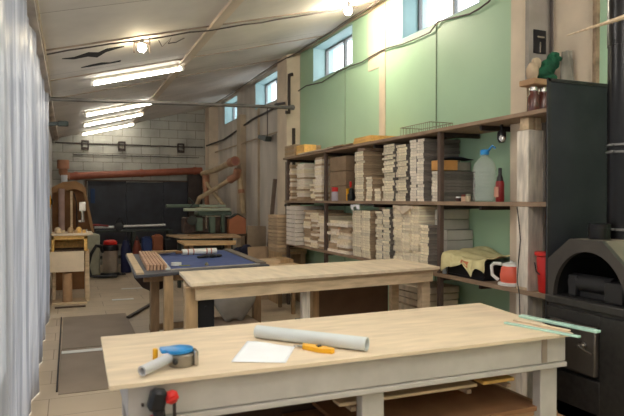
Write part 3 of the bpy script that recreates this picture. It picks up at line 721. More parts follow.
# red extinguisher-like bottle
t = thing('red_bottle',(3.2,3.64,U0),'dark red bottle with black top right of the water bottle','bottle')
part(MB().lathe((3.16,3.76,U0+.001),[(.03,0),(.034,.006),(.034,.15),(.028,.165)],18),'body',mat('dark_red',(140,36,36),rough=.35),t)
part(MB().lathe((3.16,3.76,U0+.166),[(.028,0),(.022,.03),(.014,.05),(.014,.10),(.01,.105)],16),'neck',black_pl,t)
part(MB().box((3.122,3.735,U0+.04),(3.127,3.785,U0+.12),.001),'label_patch',mat('label_pinkish',(206,150,130)),t)
# small jars on the edge
for x,y,h,r_,lb,m_,m2 in ((3.09,4.20,.04,.024,'dark small pot with pale lid at the shelf edge beside the post',mat('pot_dark',(70,48,44)),white_pl),
                        (3.09,4.12,.055,.028,'cream jar with brown lid standing left of the water bottle',mat('pot_cream',(200,170,146)),mat('pot_brown',(120,60,50))),
                        (3.09,4.07,.06,.022,'pale stubby jar just left of the water bottle',mat('pot_pale',(196,180,150)),mat('pot_grey',(150,150,130)))):
    t = thing('small_jar',(x,y,U0),lb,'jar','small jars at the upper shelf edge')
    part(MB().lathe((x,y,U0+.001),[(r_*.9,0),(r_,.005),(r_,h*.75),(r_*.85,h*.8)],16),'body',m_,t)
    part(MB().lathe((x,y,U0+.001+h*.8),[(r_*.95,0),(r_*.95,h*.28),(r_*.8,h*.3)],16),'lid',m2,t)
# camera like thing hanging below top shelf
t = thing('wall_lamp',(3.3,3.85,2.0),'small dark lamp hanging beneath the top shelf above the bottle','lamp')
part(MB().lathe((3.2,3.79,2.10),[(.02,.05),(.035,.03),(.035,-.02),(.02,-.05)],16).box((3.19,3.78,2.14),(3.21,3.80,2.195),.004),'body',black_pl,t)
part(MB().lathe((3.185,3.765,2.08),[(.02,0),(.026,.012),(.01,.016)],14,(-.6,-.8,0)),'lens',steel,t)
# stuff on top shelf
t = thing('wire_rack',(3.2,4.85,2.225),'thin wire basket rack on top of the shelves against green wall','wire rack')
mbw=MB()
wy0,wy1,wx0,wx1,wz=4.72,5.25,3.14,3.40,2.226
for z in (wz+.004,wz+.10):
    for a_,b_ in (((wx0,wy0),(wx1,wy0)),((wx1,wy0),(wx1,wy1)),((wx1,wy1),(wx0,wy1)),((wx0,wy1),(wx0,wy0))):
        mbw.tube([(a_[0],a_[1],z),(b_[0],b_[1],z)],.004,6)
part(mbw,'rim_wire',mat('wire_grey',(130,124,104),metal=.5,rough=.4),t)
mbw=MB()
for i in range(17):
    y=wy0+(wy1-wy0)*i/16; mbw.tube([(wx0,y,wz+.10),(wx0,y,wz+.004),(wx1,y,wz+.004),(wx1,y,wz+.10)],.0025,5)
for i in range(8):
    x=wx0+(wx1-wx0)*i/7; mbw.tube([(x,wy0,wz+.10),(x,wy0,wz+.004),(x,wy1,wz+.004),(x,wy1,wz+.10)],.0025,5)
part(mbw,'mesh_wires',mat('wire_grey',(130,124,104)),t)
for k,(lb,x0,y0,y1,z,h,m_) in enumerate((('lower bright yellow plank crosswise on the top shelf',3.02,5.66,6.09,2.226,.035,pine_yel),('upper bright yellow plank crosswise on the top shelf',3.03,5.68,6.09,2.262,.032,pine_yel),
     ('brown flat plank end on the top shelf beside the yellow planks',3.0,6.35,6.8,2.226,.022,pine_old),('thin brown plank lying further along the top shelf',3.0,6.12,6.3,2.226,.016,pine_old))):
    tag(box((x0,y0,z),(3.46,y1,z+h),.003).build('wood_plank', m_), lb, 'plank','planks lying on the top shelf')
for k in range(5):
    tag(box((3.02,8.0,2.226+k*.034),(3.44,8.42,2.226+k*.034+.03),.003).build('wood_plank', pine_leg if k%2 else bside2), ['bottom','second','third','fourth','top'][k]+' layer of the brown plank stack at the far end of the top shelf','plank','plank stack on the far end of the top shelf')
tag(box((3.02,7.62,2.226),(3.2,7.92,2.36),.003).build('yellow_block', pine_yel),'orange yellow wooden block beside the far top shelf stack','block')
tag(box((2.99,6.6,2.226),(3.05,7.8,2.24),.002).build('pale_strip', cream_wall),'long pale strip along the front edge of the top shelf','strip')
# kettle, cloth, box on the third shelf
K=(3.14,3.60)
t = thing('electric_kettle',(K[0],K[1],L0),'red electric kettle with white handle and base on the lowest shelf','kettle')
part(MB().lathe((K[0],K[1],L0+.026),[(.075,0),(.083,.01),(.085,.06),(.076,.11),(.066,.125)],28),'body',red_kettle,t)
part(MB().lathe((K[0],K[1],L0+.001),[(.085,0),(.1,.004),(.1,.02),(.085,.026)],28),'base',white_pl,t)
part(MB().lathe((K[0],K[1],L0+.151),[(.071,0),(.066,.016),(.03,.028),(.012,.03),(.012,.04),(.002,.042)],24),'lid',white_pl,t)
part(MB().tube([(K[0]-.045,K[1]+.06,L0+.162),(K[0]-.07,K[1]+.115,L0+.162),(K[0]-.08,K[1]+.135,L0+.14),(K[0]-.075,K[1]+.13,L0+.07),(K[0]-.05,K[1]+.09,L0+.035)],.0135,10),'handle',white_pl,t)
part(MB().prism([(K[0]+.04,K[1]-.095),(K[0]+.07,K[1]-.06),(K[0]+.085,K[1]-.105)],'z',L0+.13,L0+.175),'spout',red_kettle,t)
t = thing('black_crate',(3.25,4.02,L0),'low black crate under the patterned towel on the lowest shelf','crate')
part(MB().box((3.08,3.86,L0+.001),(3.45,4.34,L0+.02),.002).box((3.08,3.86,L0+.02),(3.095,4.34,L0+.14),.002).box((3.435,3.86,L0+.02),(3.45,4.34,L0+.14),.002).box((3.095,3.86,L0+.02),(3.435,3.875,L0+.14),.002).box((3.095,4.325,L0+.02),(3.435,4.3,L0+.14),.002).box((3.095,3.875,L0+.13),(3.435,4.325,L0+.14),.002),'body',black_pl,t)
def towel(u,v):
    # u across y (0 far .. 1 near), v from wall to front then hanging
    y = 4.39-.60*u
    if v < .55: x = 3.47-.40*(v/.55); z = L0+.205+.025*math.sin(u*6+1)-.03*(v/.55)+.008*math.sin(v*30+u*9)
    else:
        w = (v-.55)/.45; dr = .07+.05*math.sin(u*7+.4)+ (.11*max(0,1-abs(u-.68)/.14)) + (.07*max(0,1-abs(u-.04)/.12))
        x = 3.07-.035*math.sin(w*PI*.5)-.012*math.sin(u*26); z = L0+.175-.0*w+.025*math.sin(u*6+1)-dr*w
    return (x, y+.01*math.sin(v*12), z)
t = thing('tea_towel',(3.2,4.0,L0+.14),'pale yellow tea towel with orange print draped over the black crate','towel')
part(MB().grid(towel,48,28),'cloth',clothm,t,solid=.003)
part(MB().grid(lambda u,v: tuple(Vector(towel(.46+.16*u,.60+.28*v))+Vector((-.004,0,0))),8,8),'printed_motif',towel_print,t)
tag(MB().lathe((3.09,4.40,L0+.001),[(.02,0),(.022,.07),(.012,.09),(.012,.10)],12).build('small_flask', mat('flask_pale',(196,206,214),rough=.2)),'tiny pale flask beside the shelf post and towel','bottle')
# red bucket near the panel
t = thing('red_bucket',(2.97,3.14,0),'red plastic bucket on the lowest shelf between timber post and black sheet','bucket')
part(MB().lathe((3.12,3.215,L0+.001),[(.05,0),(.058,.01),(.072,.25),(.066,.26)],24),'body',red_pl,t)
part(MB().lathe((3.12,3.215,L0+.262),[(.072,0),(.084,.004),(.084,.026),(.076,.03)],24),'rim',red_pl,t)
part(MB().tube([(3.05,3.26,1.15),(3.045,3.24,1.09),(3.048,3.21,1.07)],.005,6),'bail_handle',black_pl,t)
# dark hanging tool by the post
tag(MB().box((3.24,3.2,1.2),(3.29,3.25,1.95),.01).build('folded_level', mat('tool_black',(30,28,28))),'dark long tool hanging between timber post and black sheet','tool')

# ---- above shelf near pilaster
t = thing('switch_box',(3.38,3.56,2.55),'grey electric box with open dark socket on the cream pilaster','switch box')
part(MB().box((3.24,3.54,2.5),(3.42,3.58,3.9),.004),'board',mat('box_grey',(150,142,134),var=.1),t)
part(MB().box((3.283,3.53,2.715),(3.405,3.541,2.895),.003),'opening',black_pl,t)
part(MB().box((3.335,3.522,2.72),(3.345,3.531,2.80),.001).box((3.31,3.52,2.83),(3.38,3.531,2.845),.002),'contact',steel,t)
cable([(3.452,3.53,2.3),(3.453,3.53,2.9),(3.45,3.532,3.4),(3.453,3.53,3.96)],.011,'dark vertical cable beside the grey electric box')
t = thing('brown_jar',(3.36,3.3,2.226),'dark brown glass jar on the top shelf beneath the green cloth','jar','brown jars')
part(MB().lathe((3.18,3.42,2.226),[(.04,0),(.045,.01),(.045,.13),(.03,.15),(.03,.17)],18),'body',brown_glass,t)
part(MB().lathe((3.18,3.42,2.397),[(.034,0),(.034,.03)],18),'lid',steel,t)
t = thing('brown_jar',(3.2,3.35,2.226),'second dark brown jar nearer the black sheet on the top shelf','jar','brown jars')
part(MB().lathe((3.27,3.42,2.226),[(.04,0),(.045,.01),(.045,.13),(.03,.15),(.03,.17)],18),'body',brown_glass,t)
part(MB().lathe((3.27,3.42,2.397),[(.034,0),(.034,.03)],18),'lid',steel,t)
tag(MB().sphere((3.17,3.42,2.54),.06,(.8,.7,1.2),14,.14).sphere((3.20,3.42,2.60),.045,(.9,.7,1),12,.14).build('beige_rag', mat('beige_rag_m',(188,166,140),rough=.9,var=.2)),'crumpled beige rag beside the dark green cloth heap','cloth')
tag(MB().box((3.10,3.34,2.432),(3.40,3.49,2.475),.005,rot=Matrix.Rotation(.06,3,'Z')).build('beige_carton', card),'small beige carton resting on the brown jars','box')
g = MB()
for c,r_,sc in (((3.25,3.40,2.53),.055,(1,.8,.8)),((3.30,3.40,2.575),.062,(1,.8,1)),((3.345,3.40,2.625),.055,(.9,.8,1.1)),((3.345,3.39,2.665),.04,(1.2,.8,.7)),((3.38,3.39,2.645),.03,(1.2,.8,.7)),((3.30,3.39,2.50),.05,(1.3,.9,.6)),((3.27,3.39,2.60),.03,(1,.8,.8))): g.sphere(c,r_,sc,14,.16)
tag(g.build('green_rag', green_cloth),'crumpled dark green cloth heap on the carton by the pilaster','cloth')
def gb(u,v):
    a=2*PI*u; r=.06*(1-.55*v)+.01*math.sin(a*4+v*5)
    return (3.44+r*.9*math.cos(a),3.36+r*1.1*math.sin(a),2.38+.32*v)
tag(MB().grid(gb,20,8).build('grey_pouch', grey_cloth, solid=.003),'greyish limp cloth pouch hanging behind the black sheet','cloth')
# long tapered stick
t = thing('long_stick',(3.1,2.0,2.8),'pale tapered stick pointing in from the right near the flue','stick')
part(MB().tube([(2.811,2.75,2.596),(2.336,1.95,2.426),(2.04,1.45,2.32)],[.003,.011,.016],10),'shaft',pine_raw,t)

# ------------------------------------------------------------------ black sheet, stove
t = thing('heat_shield',(3.1,2.85,0),'tall blue black metal sheet standing behind the stove','metal sheet')
part(MB().box((2.715,2.80,.0),(3.46,2.812,2.34),.002),'sheet',panel_black,t)
part(MB().box((2.712,2.794,0),(2.735,2.80,2.34),.001).box((2.715,2.794,2.32),(3.46,2.80,2.34),.001),'folded_edge',iron,t)
part(MB().box((3.1,2.812,0),(3.14,2.9,2.0),.003).box((2.76,2.812,0),(2.80,2.86,2.3),.003),'strut',iron,t)

t = thing('stove',(2.95,2.45,0),'black iron stove with arched open hearth and square fire door','stove')
SX=2.65; Y0,Y1=2.13,2.73; 
# lower body
body=MB().box((SX+.03,Y0+.02,.02),(3.40,Y1-.02,.98),.006)
part(body,'body',iron,t)
part(MB().box((SX-.01,Y0-.02,.985),(3.42,Y1+.01,1.03),.006).box((SX+.01,Y0,.965),(3.40,Y1,.985),.002),'ledge',iron,t)
# front frame: near column, top rail, lower rail
part(MB().box((SX,Y0,.0),(SX+.03,2.35,.965),.004),'front_pillar',iron,t)
part(MB().box((SX,2.35,.90),(SX+.028,Y1,.965),.003),'top_rail',iron,t)
part(MB().box((SX,2.35,.42),(SX+.028,Y1,.60),.003),'ash_drawer',iron,t)
part(MB().box((SX,2.69,.60),(SX+.028,Y1,.90),.003),'left_stile',iron,t)
d = part(MB().box((SX-.012,2.37,.625),(SX+.025,2.68,.885),.006).box((SX-.018,2.37,.885),(SX+.02,2.69,.897),.002),'fire_door',mat('door_iron',(88,82,76),rough=.45,metal=.4),t)
part(MB().lathe((SX-.012,2.44,.79),[(.022,0),(.022,.012),(.009,.014),(.009,.05)],14,(-1,0,0)).tube([(SX-.05,2.45,.79),(SX-.06,2.38,.775),(SX-.07,2.33,.77)],.006,8),'handle',steel,d)
part(MB().box((SX+.03,2.37,.0),(SX+.04,2.70,.42),.002),'ash_opening',soot_hole_dark,t)
# hood with arch
zb=1.031
outer=[(Y1,zb),(Y1,1.245),(2.565,1.372),(2.345,1.372),(2.165,1.20) if False else (Y0+.02,1.20),(Y0+.02,zb)]
mb=MB()
ac=2.440; ar=.246; az=zb
n=24
arc=[(ac+ar*math.cos(PI*k/n), az+.275*math.sin(PI*k/n)) for k in range(n+1)]   # from far side (y+) to near side
def hoodface(mb,x0,x1):
    # ring polygon strips between outer outline and arc
    def at_outer(k):
        th=PI*k/n; d=(math.cos(th),math.sin(th)); best=None
        for (a,b_) in zip(outer,outer[1:]):
            # intersect ray from (ac,az)
            ex,ey=b_[0]-a[0],b_[1]-a[1]; den=d[0]*ey-d[1]*ex
            if abs(den)<1e-9: continue
            s_=((a[0]-ac)*ey-(a[1]-az)*ex)/den; u_=((a[0]-ac)*d[1]-(a[1]-az)*d[0])/den
            if s_>0 and -1e-6<=u_<=1+1e-6:
                if best is None or s_<best: best=s_
        return (ac+d[0]*best, az+d[1]*best)
    O=[at_outer(k) for k in range(n+1)]
    # snap corners
    for c in outer[1:-1]:
        k=min(range(1,n),key=lambda i:(O[i][0]-c[0])**2+(O[i][1]-c[1])**2); O[k]=c
    O[0]=outer[0]; O[n]=outer[-1]
    V={}
    for nm,x in (('f',x0),('b',x1)):
        V[nm]=([mb.bm.verts.new((x,p[0],p[1])) for p in O],[mb.bm.verts.new((x,p[0],p[1])) for p in arc])
    fo,fi=V['f']; bo,bi=V['b']
    for k in range(n):
        mb.bm.faces.new((fo[k],fo[k+1],fi[k+1],fi[k])); mb.bm.faces.new((bo[k],bi[k],bi[k+1],bo[k+1]))
        mb.bm.faces.new((fo[k],bo[k],bo[k+1],fo[k+1])); mb.bm.faces.new((fi[k],fi[k+1],bi[k+1],bi[k]))
    mb.bm.faces.new((fo[0],fi[0],bi[0],bo[0])); mb.bm.faces.new((fo[n],bo[n],bi[n],fi[n]))
hoodface(mb,SX+.005,SX+.035)
part(mb,'arch_front',mat('arch_iron',(70,66,62),rough=.5,metal=.35),t,smooth=False)
# shell: extruded outline (hollow look through interior black)
sh=MB()
P=outer
inn=[(Y1-.012,zb),(Y1-.012,1.238),(2.56,1.358),(2.35,1.358),(Y0+.032,1.194),(Y0+.032,zb)]
n2=len(P)
A=[[sh.bm.verts.new((x,p[0],p[1])) for p in Q] for Q,x in ((P,SX+.036),(P,3.38),(inn,SX+.036),(inn,3.38))]
for k in range(n2-1):
    sh.bm.faces.new((A[0][k],A[0][k+1],A[1][k+1],A[1][k])); sh.bm.faces.new((A[2][k],A[3][k],A[3][k+1],A[2][k+1])).material_index = 1
    sh.bm.faces.new((A[0][k],A[2][k],A[2][k+1],A[0][k+1])); sh.bm.faces.new((A[1][k],A[1][k+1],A[3][k+1],A[3][k]))
part(sh,'hood',[mat('hood_iron',(112,104,90),rough=.5,metal=.25),soot_hole_dark],t,smooth=False)
part(MB().box((3.36,Y0+.04,zb),(3.375,Y1-.02,1.2)).box((SX+.04,Y0+.04,zb),(3.36,Y1-.02,zb+.003)),'hearth_lining',soot_hole_dark,t)
part(MB().tube([(SX+.1,2.62,1.115),(SX+.1,2.34,1.115)],.052,10).box((SX+.05,2.56,zb+.004),(SX+.15,2.62,1.16),.006).box((SX+.04,2.24,zb+.004),(SX+.17,2.36,1.15),.006).box((SX+.08,2.34,zb+.004),(SX+.2,2.58,1.1),.004),'firebox_drum',mat('drum_iron',(38,38,40),rough=.45,metal=.4),t)
part(MB().lathe((SX+.13,2.47,1.373),[(.058,0),(.058,.01),(.06,.03),(.06,.085),(.05,.088)],24).lathe((SX+.13,2.47,1.43),[(.0615,0),(.0625,.003),(.0615,.006)],24),'damper_collar',pipe_black,t)
t = thing('flue_pipe',(2.9,2.42,1.37),'shiny black flue pipe rising from the stove to the ceiling','flue')
fx,fy=2.93,2.45
part(MB().lathe((fx,fy,1.373),[(.078,0),(.078,.04),(.08,.05),(.08,1.1)],30),'lower_pipe',pipe_black,t)
part(MB().lathe((fx,fy,2.47),[(.084,0),(.084,1.4)],30),'upper_pipe',pipe_black,t)
for z in (1.86,1.90,1.42):
    part(MB().lathe((fx,fy,z),[(.081,0),(.087,.002),(.087,.012),(.081,.014)],30).box((fx-.1,fy-.02,z),(fx-.08,fy+.005,z+.014),.002),'clamp_ring',mat('clamp_dull',(120,118,116),rough=.4,metal=.6),t)

# ------------------------------------------------------------------ far end of the room
t = thing('end_wall_sheet',(1.75,15.1,0),'large dark sheet panels covering the lower block wall','panel')
for k in range(3):
    x0=.42+k*.885
    part(MB().box((x0,15.13,.5),(x0+.88,15.16,2.03-.02*(k%2)),.004),'panel',black_sheet,t)
part(MB().box((.36,15.10,2.03),(3.1,15.16,2.06),.003).box((.34,15.10,.5),(.40,15.16,2.05),.003),'frame',dark_board,t)
part(MB().box((.48,15.12,1.5),(.58,15.13,1.85),.002),'blue_patch',mat('deep_blue',(24,52,92)),t)
t = thing('drain_pipe',(1.6,14.8,2.2),'long orange plastic pipe running along the end wall','pipe')
part(MB().tube([(.02,14.9,2.13),(3.12,14.9,2.32)],.085,18),'run',orange_pipe,t)
for x in (.12,1.6,2.9): part(MB().tube([(x,14.9,2.13+(x-.02)*.0613),(x+.08,14.9,2.136+(x-.02)*.0613)],.098,18),'joint',orange_pipe,t)
part(MB().tube([(.02,14.9,2.13),(-.08,14.9,2.14),(-.12,14.85,2.22),(-.12,14.8,2.42)],.1,16).tube([(-.12,14.8,2.3),(-.12,14.8,2.5)],.13,16),'elbow',duct_o,t)
part(MB().tube([(-.1,14.78,2.15),(-.1,14.75,1.30)],.07,14),'down_pipe',grey_pl,t)
part(MB().box((2.78,14.9,.9),(3.13,15.05,2.3),.004),'support',steel_dark,t)
# ducts cluster at right
t = thing('dust_duct',(3.0,12.6,2.2),'upper pale dust duct with round reddish end by the right wall','duct','dust extraction ducts')
part(MB().tube([(3.05,14.5,2.22),(3.16,13.4,2.28),(3.2,12.3,2.38)],.065,14),'duct_run',duct_y,t)
part(MB().tube([(3.2,12.3,2.38),(3.2,11.95,2.39)],.10,18),'end_collar',duct_o,t)
part(MB().lathe((3.2,11.949,2.39),[(.07,0),(.07,.004)],18,(0,-1,0)),'end_cap',mat('dusty_pink',(150,96,84)),t)
t = thing('dust_duct',(3.0,12.6,1.9),'long pale hose swinging down left from below the round end','duct','dust extraction ducts')
part(MB().tube([(3.24,11.9,2.22),(3.22,11.95,2.08),(3.12,12.1,2.0)],.085,14),'elbow',duct_o,t)
part(MB().tube([(3.12,12.1,2.0),(2.85,12.4,1.80),(2.62,12.8,1.62),(2.58,12.9,1.45),(2.68,12.8,1.36),(2.85,12.6,1.37)],.05,12),'hose',duct_y,t)
t = thing('dust_duct',(2.9,13.3,1.7),'brown duct dropping straight from the orange pipe joint','duct','dust extraction ducts')
part(MB().tube([(3.1,14.35,2.2),(3.05,14.1,2.0),(3.0,13.9,1.8),(3.02,13.8,1.4)],[.09,.085,.06,.055],12),'duct_run',duct_o,t)
part(MB().tube([(3.04,14.0,1.98),(3.16,13.5,1.66),(3.24,13.1,1.45)],.045,12),'branch',duct_y,t)
t = thing('dust_duct',(3.2,12.4,1.7),'pale straight duct dropping along the far right wall','duct','dust extraction ducts')
part(MB().tube([(3.3,12.0,2.15),(3.36,11.9,1.3)],.06,12),'duct_run',duct_y,t)
part(MB().tube([(3.325,11.96,1.80),(3.33,11.95,1.72)],.068,12),'band',duct_o,t)
# security camera at left & right
t = thing('spot_lamp',(3.1,11.0,2.65),'small dark lamp head on a pale rod by the far right wall','lamp')
part(MB().tube([(3.40,9.5,2.78),(3.42,14.7,2.78)],.016,8),'rod',cable_l,t)
part(MB().prism([(10.15,2.72),(10.6,2.80),(10.65,2.74),(10.2,2.64)],'x',3.28,3.40),'head',mach_dark,t)
part(MB().tube([(3.36,10.3,2.74),(3.36,10.3,3.3)],.008,8),'stem',steel_dark,t)
t = thing('spot_lamp',(-.2,10.2,2.6),'small dark lamp head reaching out from the left wall','lamp')
part(MB().beam((-.34,9.0,2.63),(-.10,9.0,2.66),.05,.05,.005).box((-.14,8.96,2.62),(-.0,9.04,2.69),.01),'head',mach_dark,t)
part(MB().box((-.36,8.95,2.56),(-.33,9.05,2.7),.003),'mount',steel_dark,t)

# left: sanding cabinet with column
t = thing('cabinet_stand',(0,9.95,0),'pale plywood machine stand with open shelf and round column','machine stand')
bx0,bx1,by0,by1=-.25,.27,9.75,10.3
part(MB().box((bx0-.0,by0-.05,1.04),(bx1+.07,by1,1.075),.004),'top',ply,t)
part(MB().box((bx0,by0,.80),(bx0+.04,by1,1.04),.003).box((bx1-.06,by0,.80),(bx1-.01,by1,1.04),.003).box((bx0,by0,.98),(bx1-.01,by0+.03,1.04),.003).box((bx0+.04,by1-.02,.8),(bx1-.06,by1,1.04),.003),'open_frame',pine_yel,t)
part(MB().box((bx0+.03,by0,.79),(bx1-.05,by1,.815),.003),'inner_shelf',dark_board,t)
part(MB().box((bx0-.03,by0-.06,.49),(bx1-.06,by1-.1,.80),.006),'drawer_box',ply,t)
part(MB().box((bx1-.045,by0+.1,0),(bx1+.02,by1,.79),.004),'side_panel',pine_raw,t)
part(MB().box((bx0,by1-.3,0),(bx0+.05,by1,.47),.004),'side_panel',pine_raw,t)
part(MB().lathe((-.03,by0+.02,.03),[(.075,0),(.07,.02),(.07,.435)],22),'column',card,t)
part(MB().box((bx0,by0-.1,.0),(bx1-.02,by1-.2,.03),.004),'base',pine_raw,t)
for nm,lb,x,y,m_,s_ in (('wood_offcut','pale rounded offcut at the left of the stand top',-.16,9.85,pine_raw,.05),('wood_offcut','tan offcut in the middle of the stand top',.02,9.84,pine_leg,.045),('wood_offcut','yellow small offcut near the right of the stand top',.14,9.86,pine_yel,.04)):
    tag(MB().lathe((x,y,1.0755),[(s_*.9,0),(s_,.01),(s_,.06),(s_*.5,.09)],14).box((x+.05,y-.02,1.0755),(x+.10,y+.04,1.12),.004).build(nm,m_),lb,'offcut','offcuts on the machine stand')
# band saw behind (brown cabinet)
t = thing('band_saw',(0.05,11.3,0),'tall brown wooden band saw housing behind the pale stand','band saw')
part(MB().prism([(-.28,1.0),(.36,1.0),(.33,1.55),(.24,1.83),(.12,1.88),(-.1,1.86),(-.2,1.78),(-.28,1.78)],'y',11.5,11.56),'back_panel',card_d,t)
part(MB().prism([(-.28,1.70),(-.28,1.80),(-.1,1.9),(.12,1.92),(.22,1.86),(.27,1.80),(.42,1.0),(.37,1.0),(.24,1.72),(.1,1.78)],'y',11.3,11.5),'curved_case',W('case_brown',(150,112,74)),t)
part(MB().box((-.28,11.25,.0),(.27,11.6,1.0),.005),'cabinet_base',card_d,t)
part(MB().tube([(-.12,11.25,1.0),(-.12,11.25,1.78)],.05,12),'mauve_pipe',mat('mauve',(168,140,134)),t)
part(MB().box((.02,11.22,1.0),(.06,11.26,1.74),.003),'pale_batten',pine_raw,t)
part(MB().box((.16,11.2,1.38),(.28,11.28,1.55),.01).lathe((.22,11.2,1.2),[(.03,0),(.03,.185)],12).box((.15,11.18,1.19),(.25,11.24,1.23),.004),'saw_guide',steel,t)
part(MB().box((.12,11.2,1.02),(.30,11.28,1.06),.004),'saw_table',steel,t)
part(MB().tube([(.08,11.23,1.7),(.12,11.23,1.55),(.13,11.23,1.1)],.012,8),'blade_guard',steel_dark,t)
# yellow reel on left wall
t = thing('cable_reel',(-.3,10.9,1.5),'yellow and black reel hanging on the left wall','reel')
part(MB().lathe((-.34,10.9,1.55),[(.08,0),(.11,.01),(.11,.05),(.08,.06)],20,(1,0,0)),'yellow_disc',yel_pl,t)
part(MB().lathe((-.28,10.9,1.55),[(.05,0),(.06,.02),(.02,.03)],20,(1,0,0)),'black_hub',black_pl,t)
tag(MB().box((-.355,9.1,.0),(-.325,9.3,2.9),.004).build('white_plank', white_pl),'narrow white plank standing upright against the left wall','plank')

# shop vacuum
VX,VY=.78,12.8
t = thing('shop_vacuum',(VX,VY,0),'steel drum vacuum cleaner with red and black head','vacuum cleaner')
part(MB().lathe((VX,VY,.08),[(.14,0),(.155,.02),(.155,.44),(.16,.46)],28),'drum',mat('vac_steel',(180,172,164),rough=.3,metal=.6),t)
part(MB().lathe((VX,VY,.54),[(.165,0),(.17,.02),(.16,.10),(.12,.13)],28),'black_head',black_pl,t)
part(MB().lathe((VX,VY,.665),[(.13,0),(.14,.02),(.13,.075),(.08,.095)],28),'red_lid',red_pl,t)
part(MB().lathe((VX,VY,.03),[(.17,0),(.2,.02),(.19,.05),(.15,.055)],28).box((VX+.1,VY-.08,.03),(VX+.3,VY+.08,.06),.01),'base',black_pl,t)
for a in range(4): part(MB().lathe((VX+.16*math.cos(a*PI/2+.7),VY+.16*math.sin(a*PI/2+.7),.0),[(.02,0),(.028,.01),(.028,.025),(.01,.03)],12),'caster',black_pl,t)
part(MB().tube([(VX-.15,VY-.05,.52),(VX-.2,VY-.18,.64),(VX-.28,VY-.2,.66),(VX-.38,VY-.22,.5),(VX-.44,VY-.22,.25),(VX-.38,VY-.28,.06),(VX-.15,VY-.35,.05),(VX+.1,VY-.36,.05)],.034,10),'hose',black_pl,t)
# long machine rail / bench at the back
t = thing('saw_table',(1.4,13.7,0),'long low machine table with pale rail in front of dark sheets','machine table')
part(MB().tube([(.5,13.5,.99),(.9,13.5,.99)],.028,10).tube([(1.1,13.5,1.0),(2.0,13.5,1.02)],.024,10),'rail',white_pl,t)
part(MB().box((.55,13.7,.86),(2.2,14.3,.9),.005),'table_top',mach_dark,t)
for x in (.4,1.3,2.1): leg((x,13.6),.07,.88,mach_dark,t); leg((x,14.1),.07,.88,mach_dark,t)
part(MB().lathe((1.0,13.45,1.0),[(.03,0),(.09,.005),(.09,.03),(.03,.035)],18,(0,-1,0)).tube([(.93,13.44,1.08),(1.02,13.44,1.2),(1.1,13.44,1.05)],.016,8),'hand_wheel',black_pl,t)
part(MB().box((.36,13.58,.3),(2.15,13.62,.36),.003),'cross_rail',mach_dark,t)
# clutter under it
for nm,lb,cat,a,b_,c in (('fabric_bag','dark navy bag under the rail machine just right of vacuum','bag',(1.03,13.3,0),(1.25,13.52,.70),(30,36,74)),
   ('paint_can','rust red can in the clutter under the rail machine','can',(1.27,13.2,.0),(1.45,13.38,.70),(128,62,48)),
   ('tool_case','deep blue case next to the rust red can','case',(1.46,13.1,0),(1.66,13.4,.76),(34,56,108)),
   ('tool_case','orange brown case right of the deep blue case','case',(1.68,13.15,0),(1.9,13.4,.80),(150,88,58)),
   ('tool_case','black case at the foot of the dark sheets, right of the orange brown case','case',(1.93,13.1,0),(2.3,13.5,.72),(30,28,30)),
   ('tool_case','pale block standing for the greenish grey wall behind the vacuum hose','case',(.34,13.2,0),(.60,13.5,.85),(172,172,152))):  # case-like block standing in for the pale wall behind the hose
    mm = mat('clutter_%d_%d'%(c[0],c[2]), c, rough=.6)
    if nm=='paint_can' or nm=='fabric_bag':
        cx_,cy_=(a[0]+b_[0])/2,(a[1]+b_[1])/2; r_=(b_[0]-a[0])/2
        o=MB().lathe((cx_,cy_,0),[(r_*.9,0),(r_,.02),(r_,b_[2]*.75),(r_*.8,b_[2]*.85),(r_*.5,b_[2])],16).tube([(cx_-r_*.8,cy_,b_[2]*.8),(cx_,cy_,b_[2]*1.15),(cx_+r_*.8,cy_,b_[2]*.8)],.01,6)
    else:
        o=MB().box(a,b_,.02).box(((a[0]+b_[0])/2-.06,a[1]+.05,b_[2]),((a[0]+b_[0])/2+.06,a[1]+.08,b_[2]+.03),.006)
    tag(o.build(nm,mm),lb,cat)
# red tool on left end of rail
tag(MB().box((.4,13.3,1.02),(.62,13.4,1.07),.02).tube([(.6,13.35,1.04),(.78,13.38,1.02)],.02,8).build('red_clamp', mat('dull_red',(130,48,44))),'dull red clamp lying at the left end of the pale rail','clamp')
tag(MB().beam((.47,13.3,.55),(.47,13.3,1.02),.05,.05,.006).build('black_upright', black_pl),'short black upright beside the vacuum under the red clamp','post')

# green machine at right back
t = thing('planer_machine',(2.4,11.3,0),'old green planing machine with long pale arms before the ducts','machine')
part(MB().box((1.70,11.35,1.44),(2.45,11.43,1.50),.01),'arm',mach_green,t)
part(MB().box((1.96,10.95,1.375),(2.84,11.05,1.43),.01).box((2.3,11.15,1.44),(2.8,11.25,1.49),.01),'arm',mat('machine_pale',(168,178,158),rough=.5),t)
part(MB().box((2.25,11.1,1.28),(2.9,11.5,1.37),.02).box((2.2,11.0,1.0),(2.32,11.1,1.25),.01).box((2.45,11.0,.96),(2.56,11.12,1.27),.01).box((2.68,11.0,.96),(2.74,11.12,1.3),.01),'carriage',mach_green,t)
part(MB().box((2.0,11.1,.0),(2.9,11.6,.86),.02).box((1.95,11.05,.86),(3.1,11.7,.92),.01),'base',mach_dark,t)
part(MB().box((2.0,11.12,.95),(2.9,11.5,1.25),.02),'gearbox',mat('gear_brown',(70,54,48),var=.4,scale=20),t)
part(MB().lathe((2.12,11.0,1.2),[(.03,0),(.09,.005),(.09,.025),(.03,.03)],18,(0,-1,0)).tube([(2.0,10.98,1.36),(2.15,10.98,1.52),(2.05,10.98,1.62)],.018,8),'hand_wheel',mach_dark,t)
part(MB().box((2.35,10.9,1.05),(2.37,10.93,1.3),.002),'lever',steel,t)
t = thing('birdhouse_box',(2.95,10.9,.92),'terracotta coloured box with peaked top beside the green machine','box')
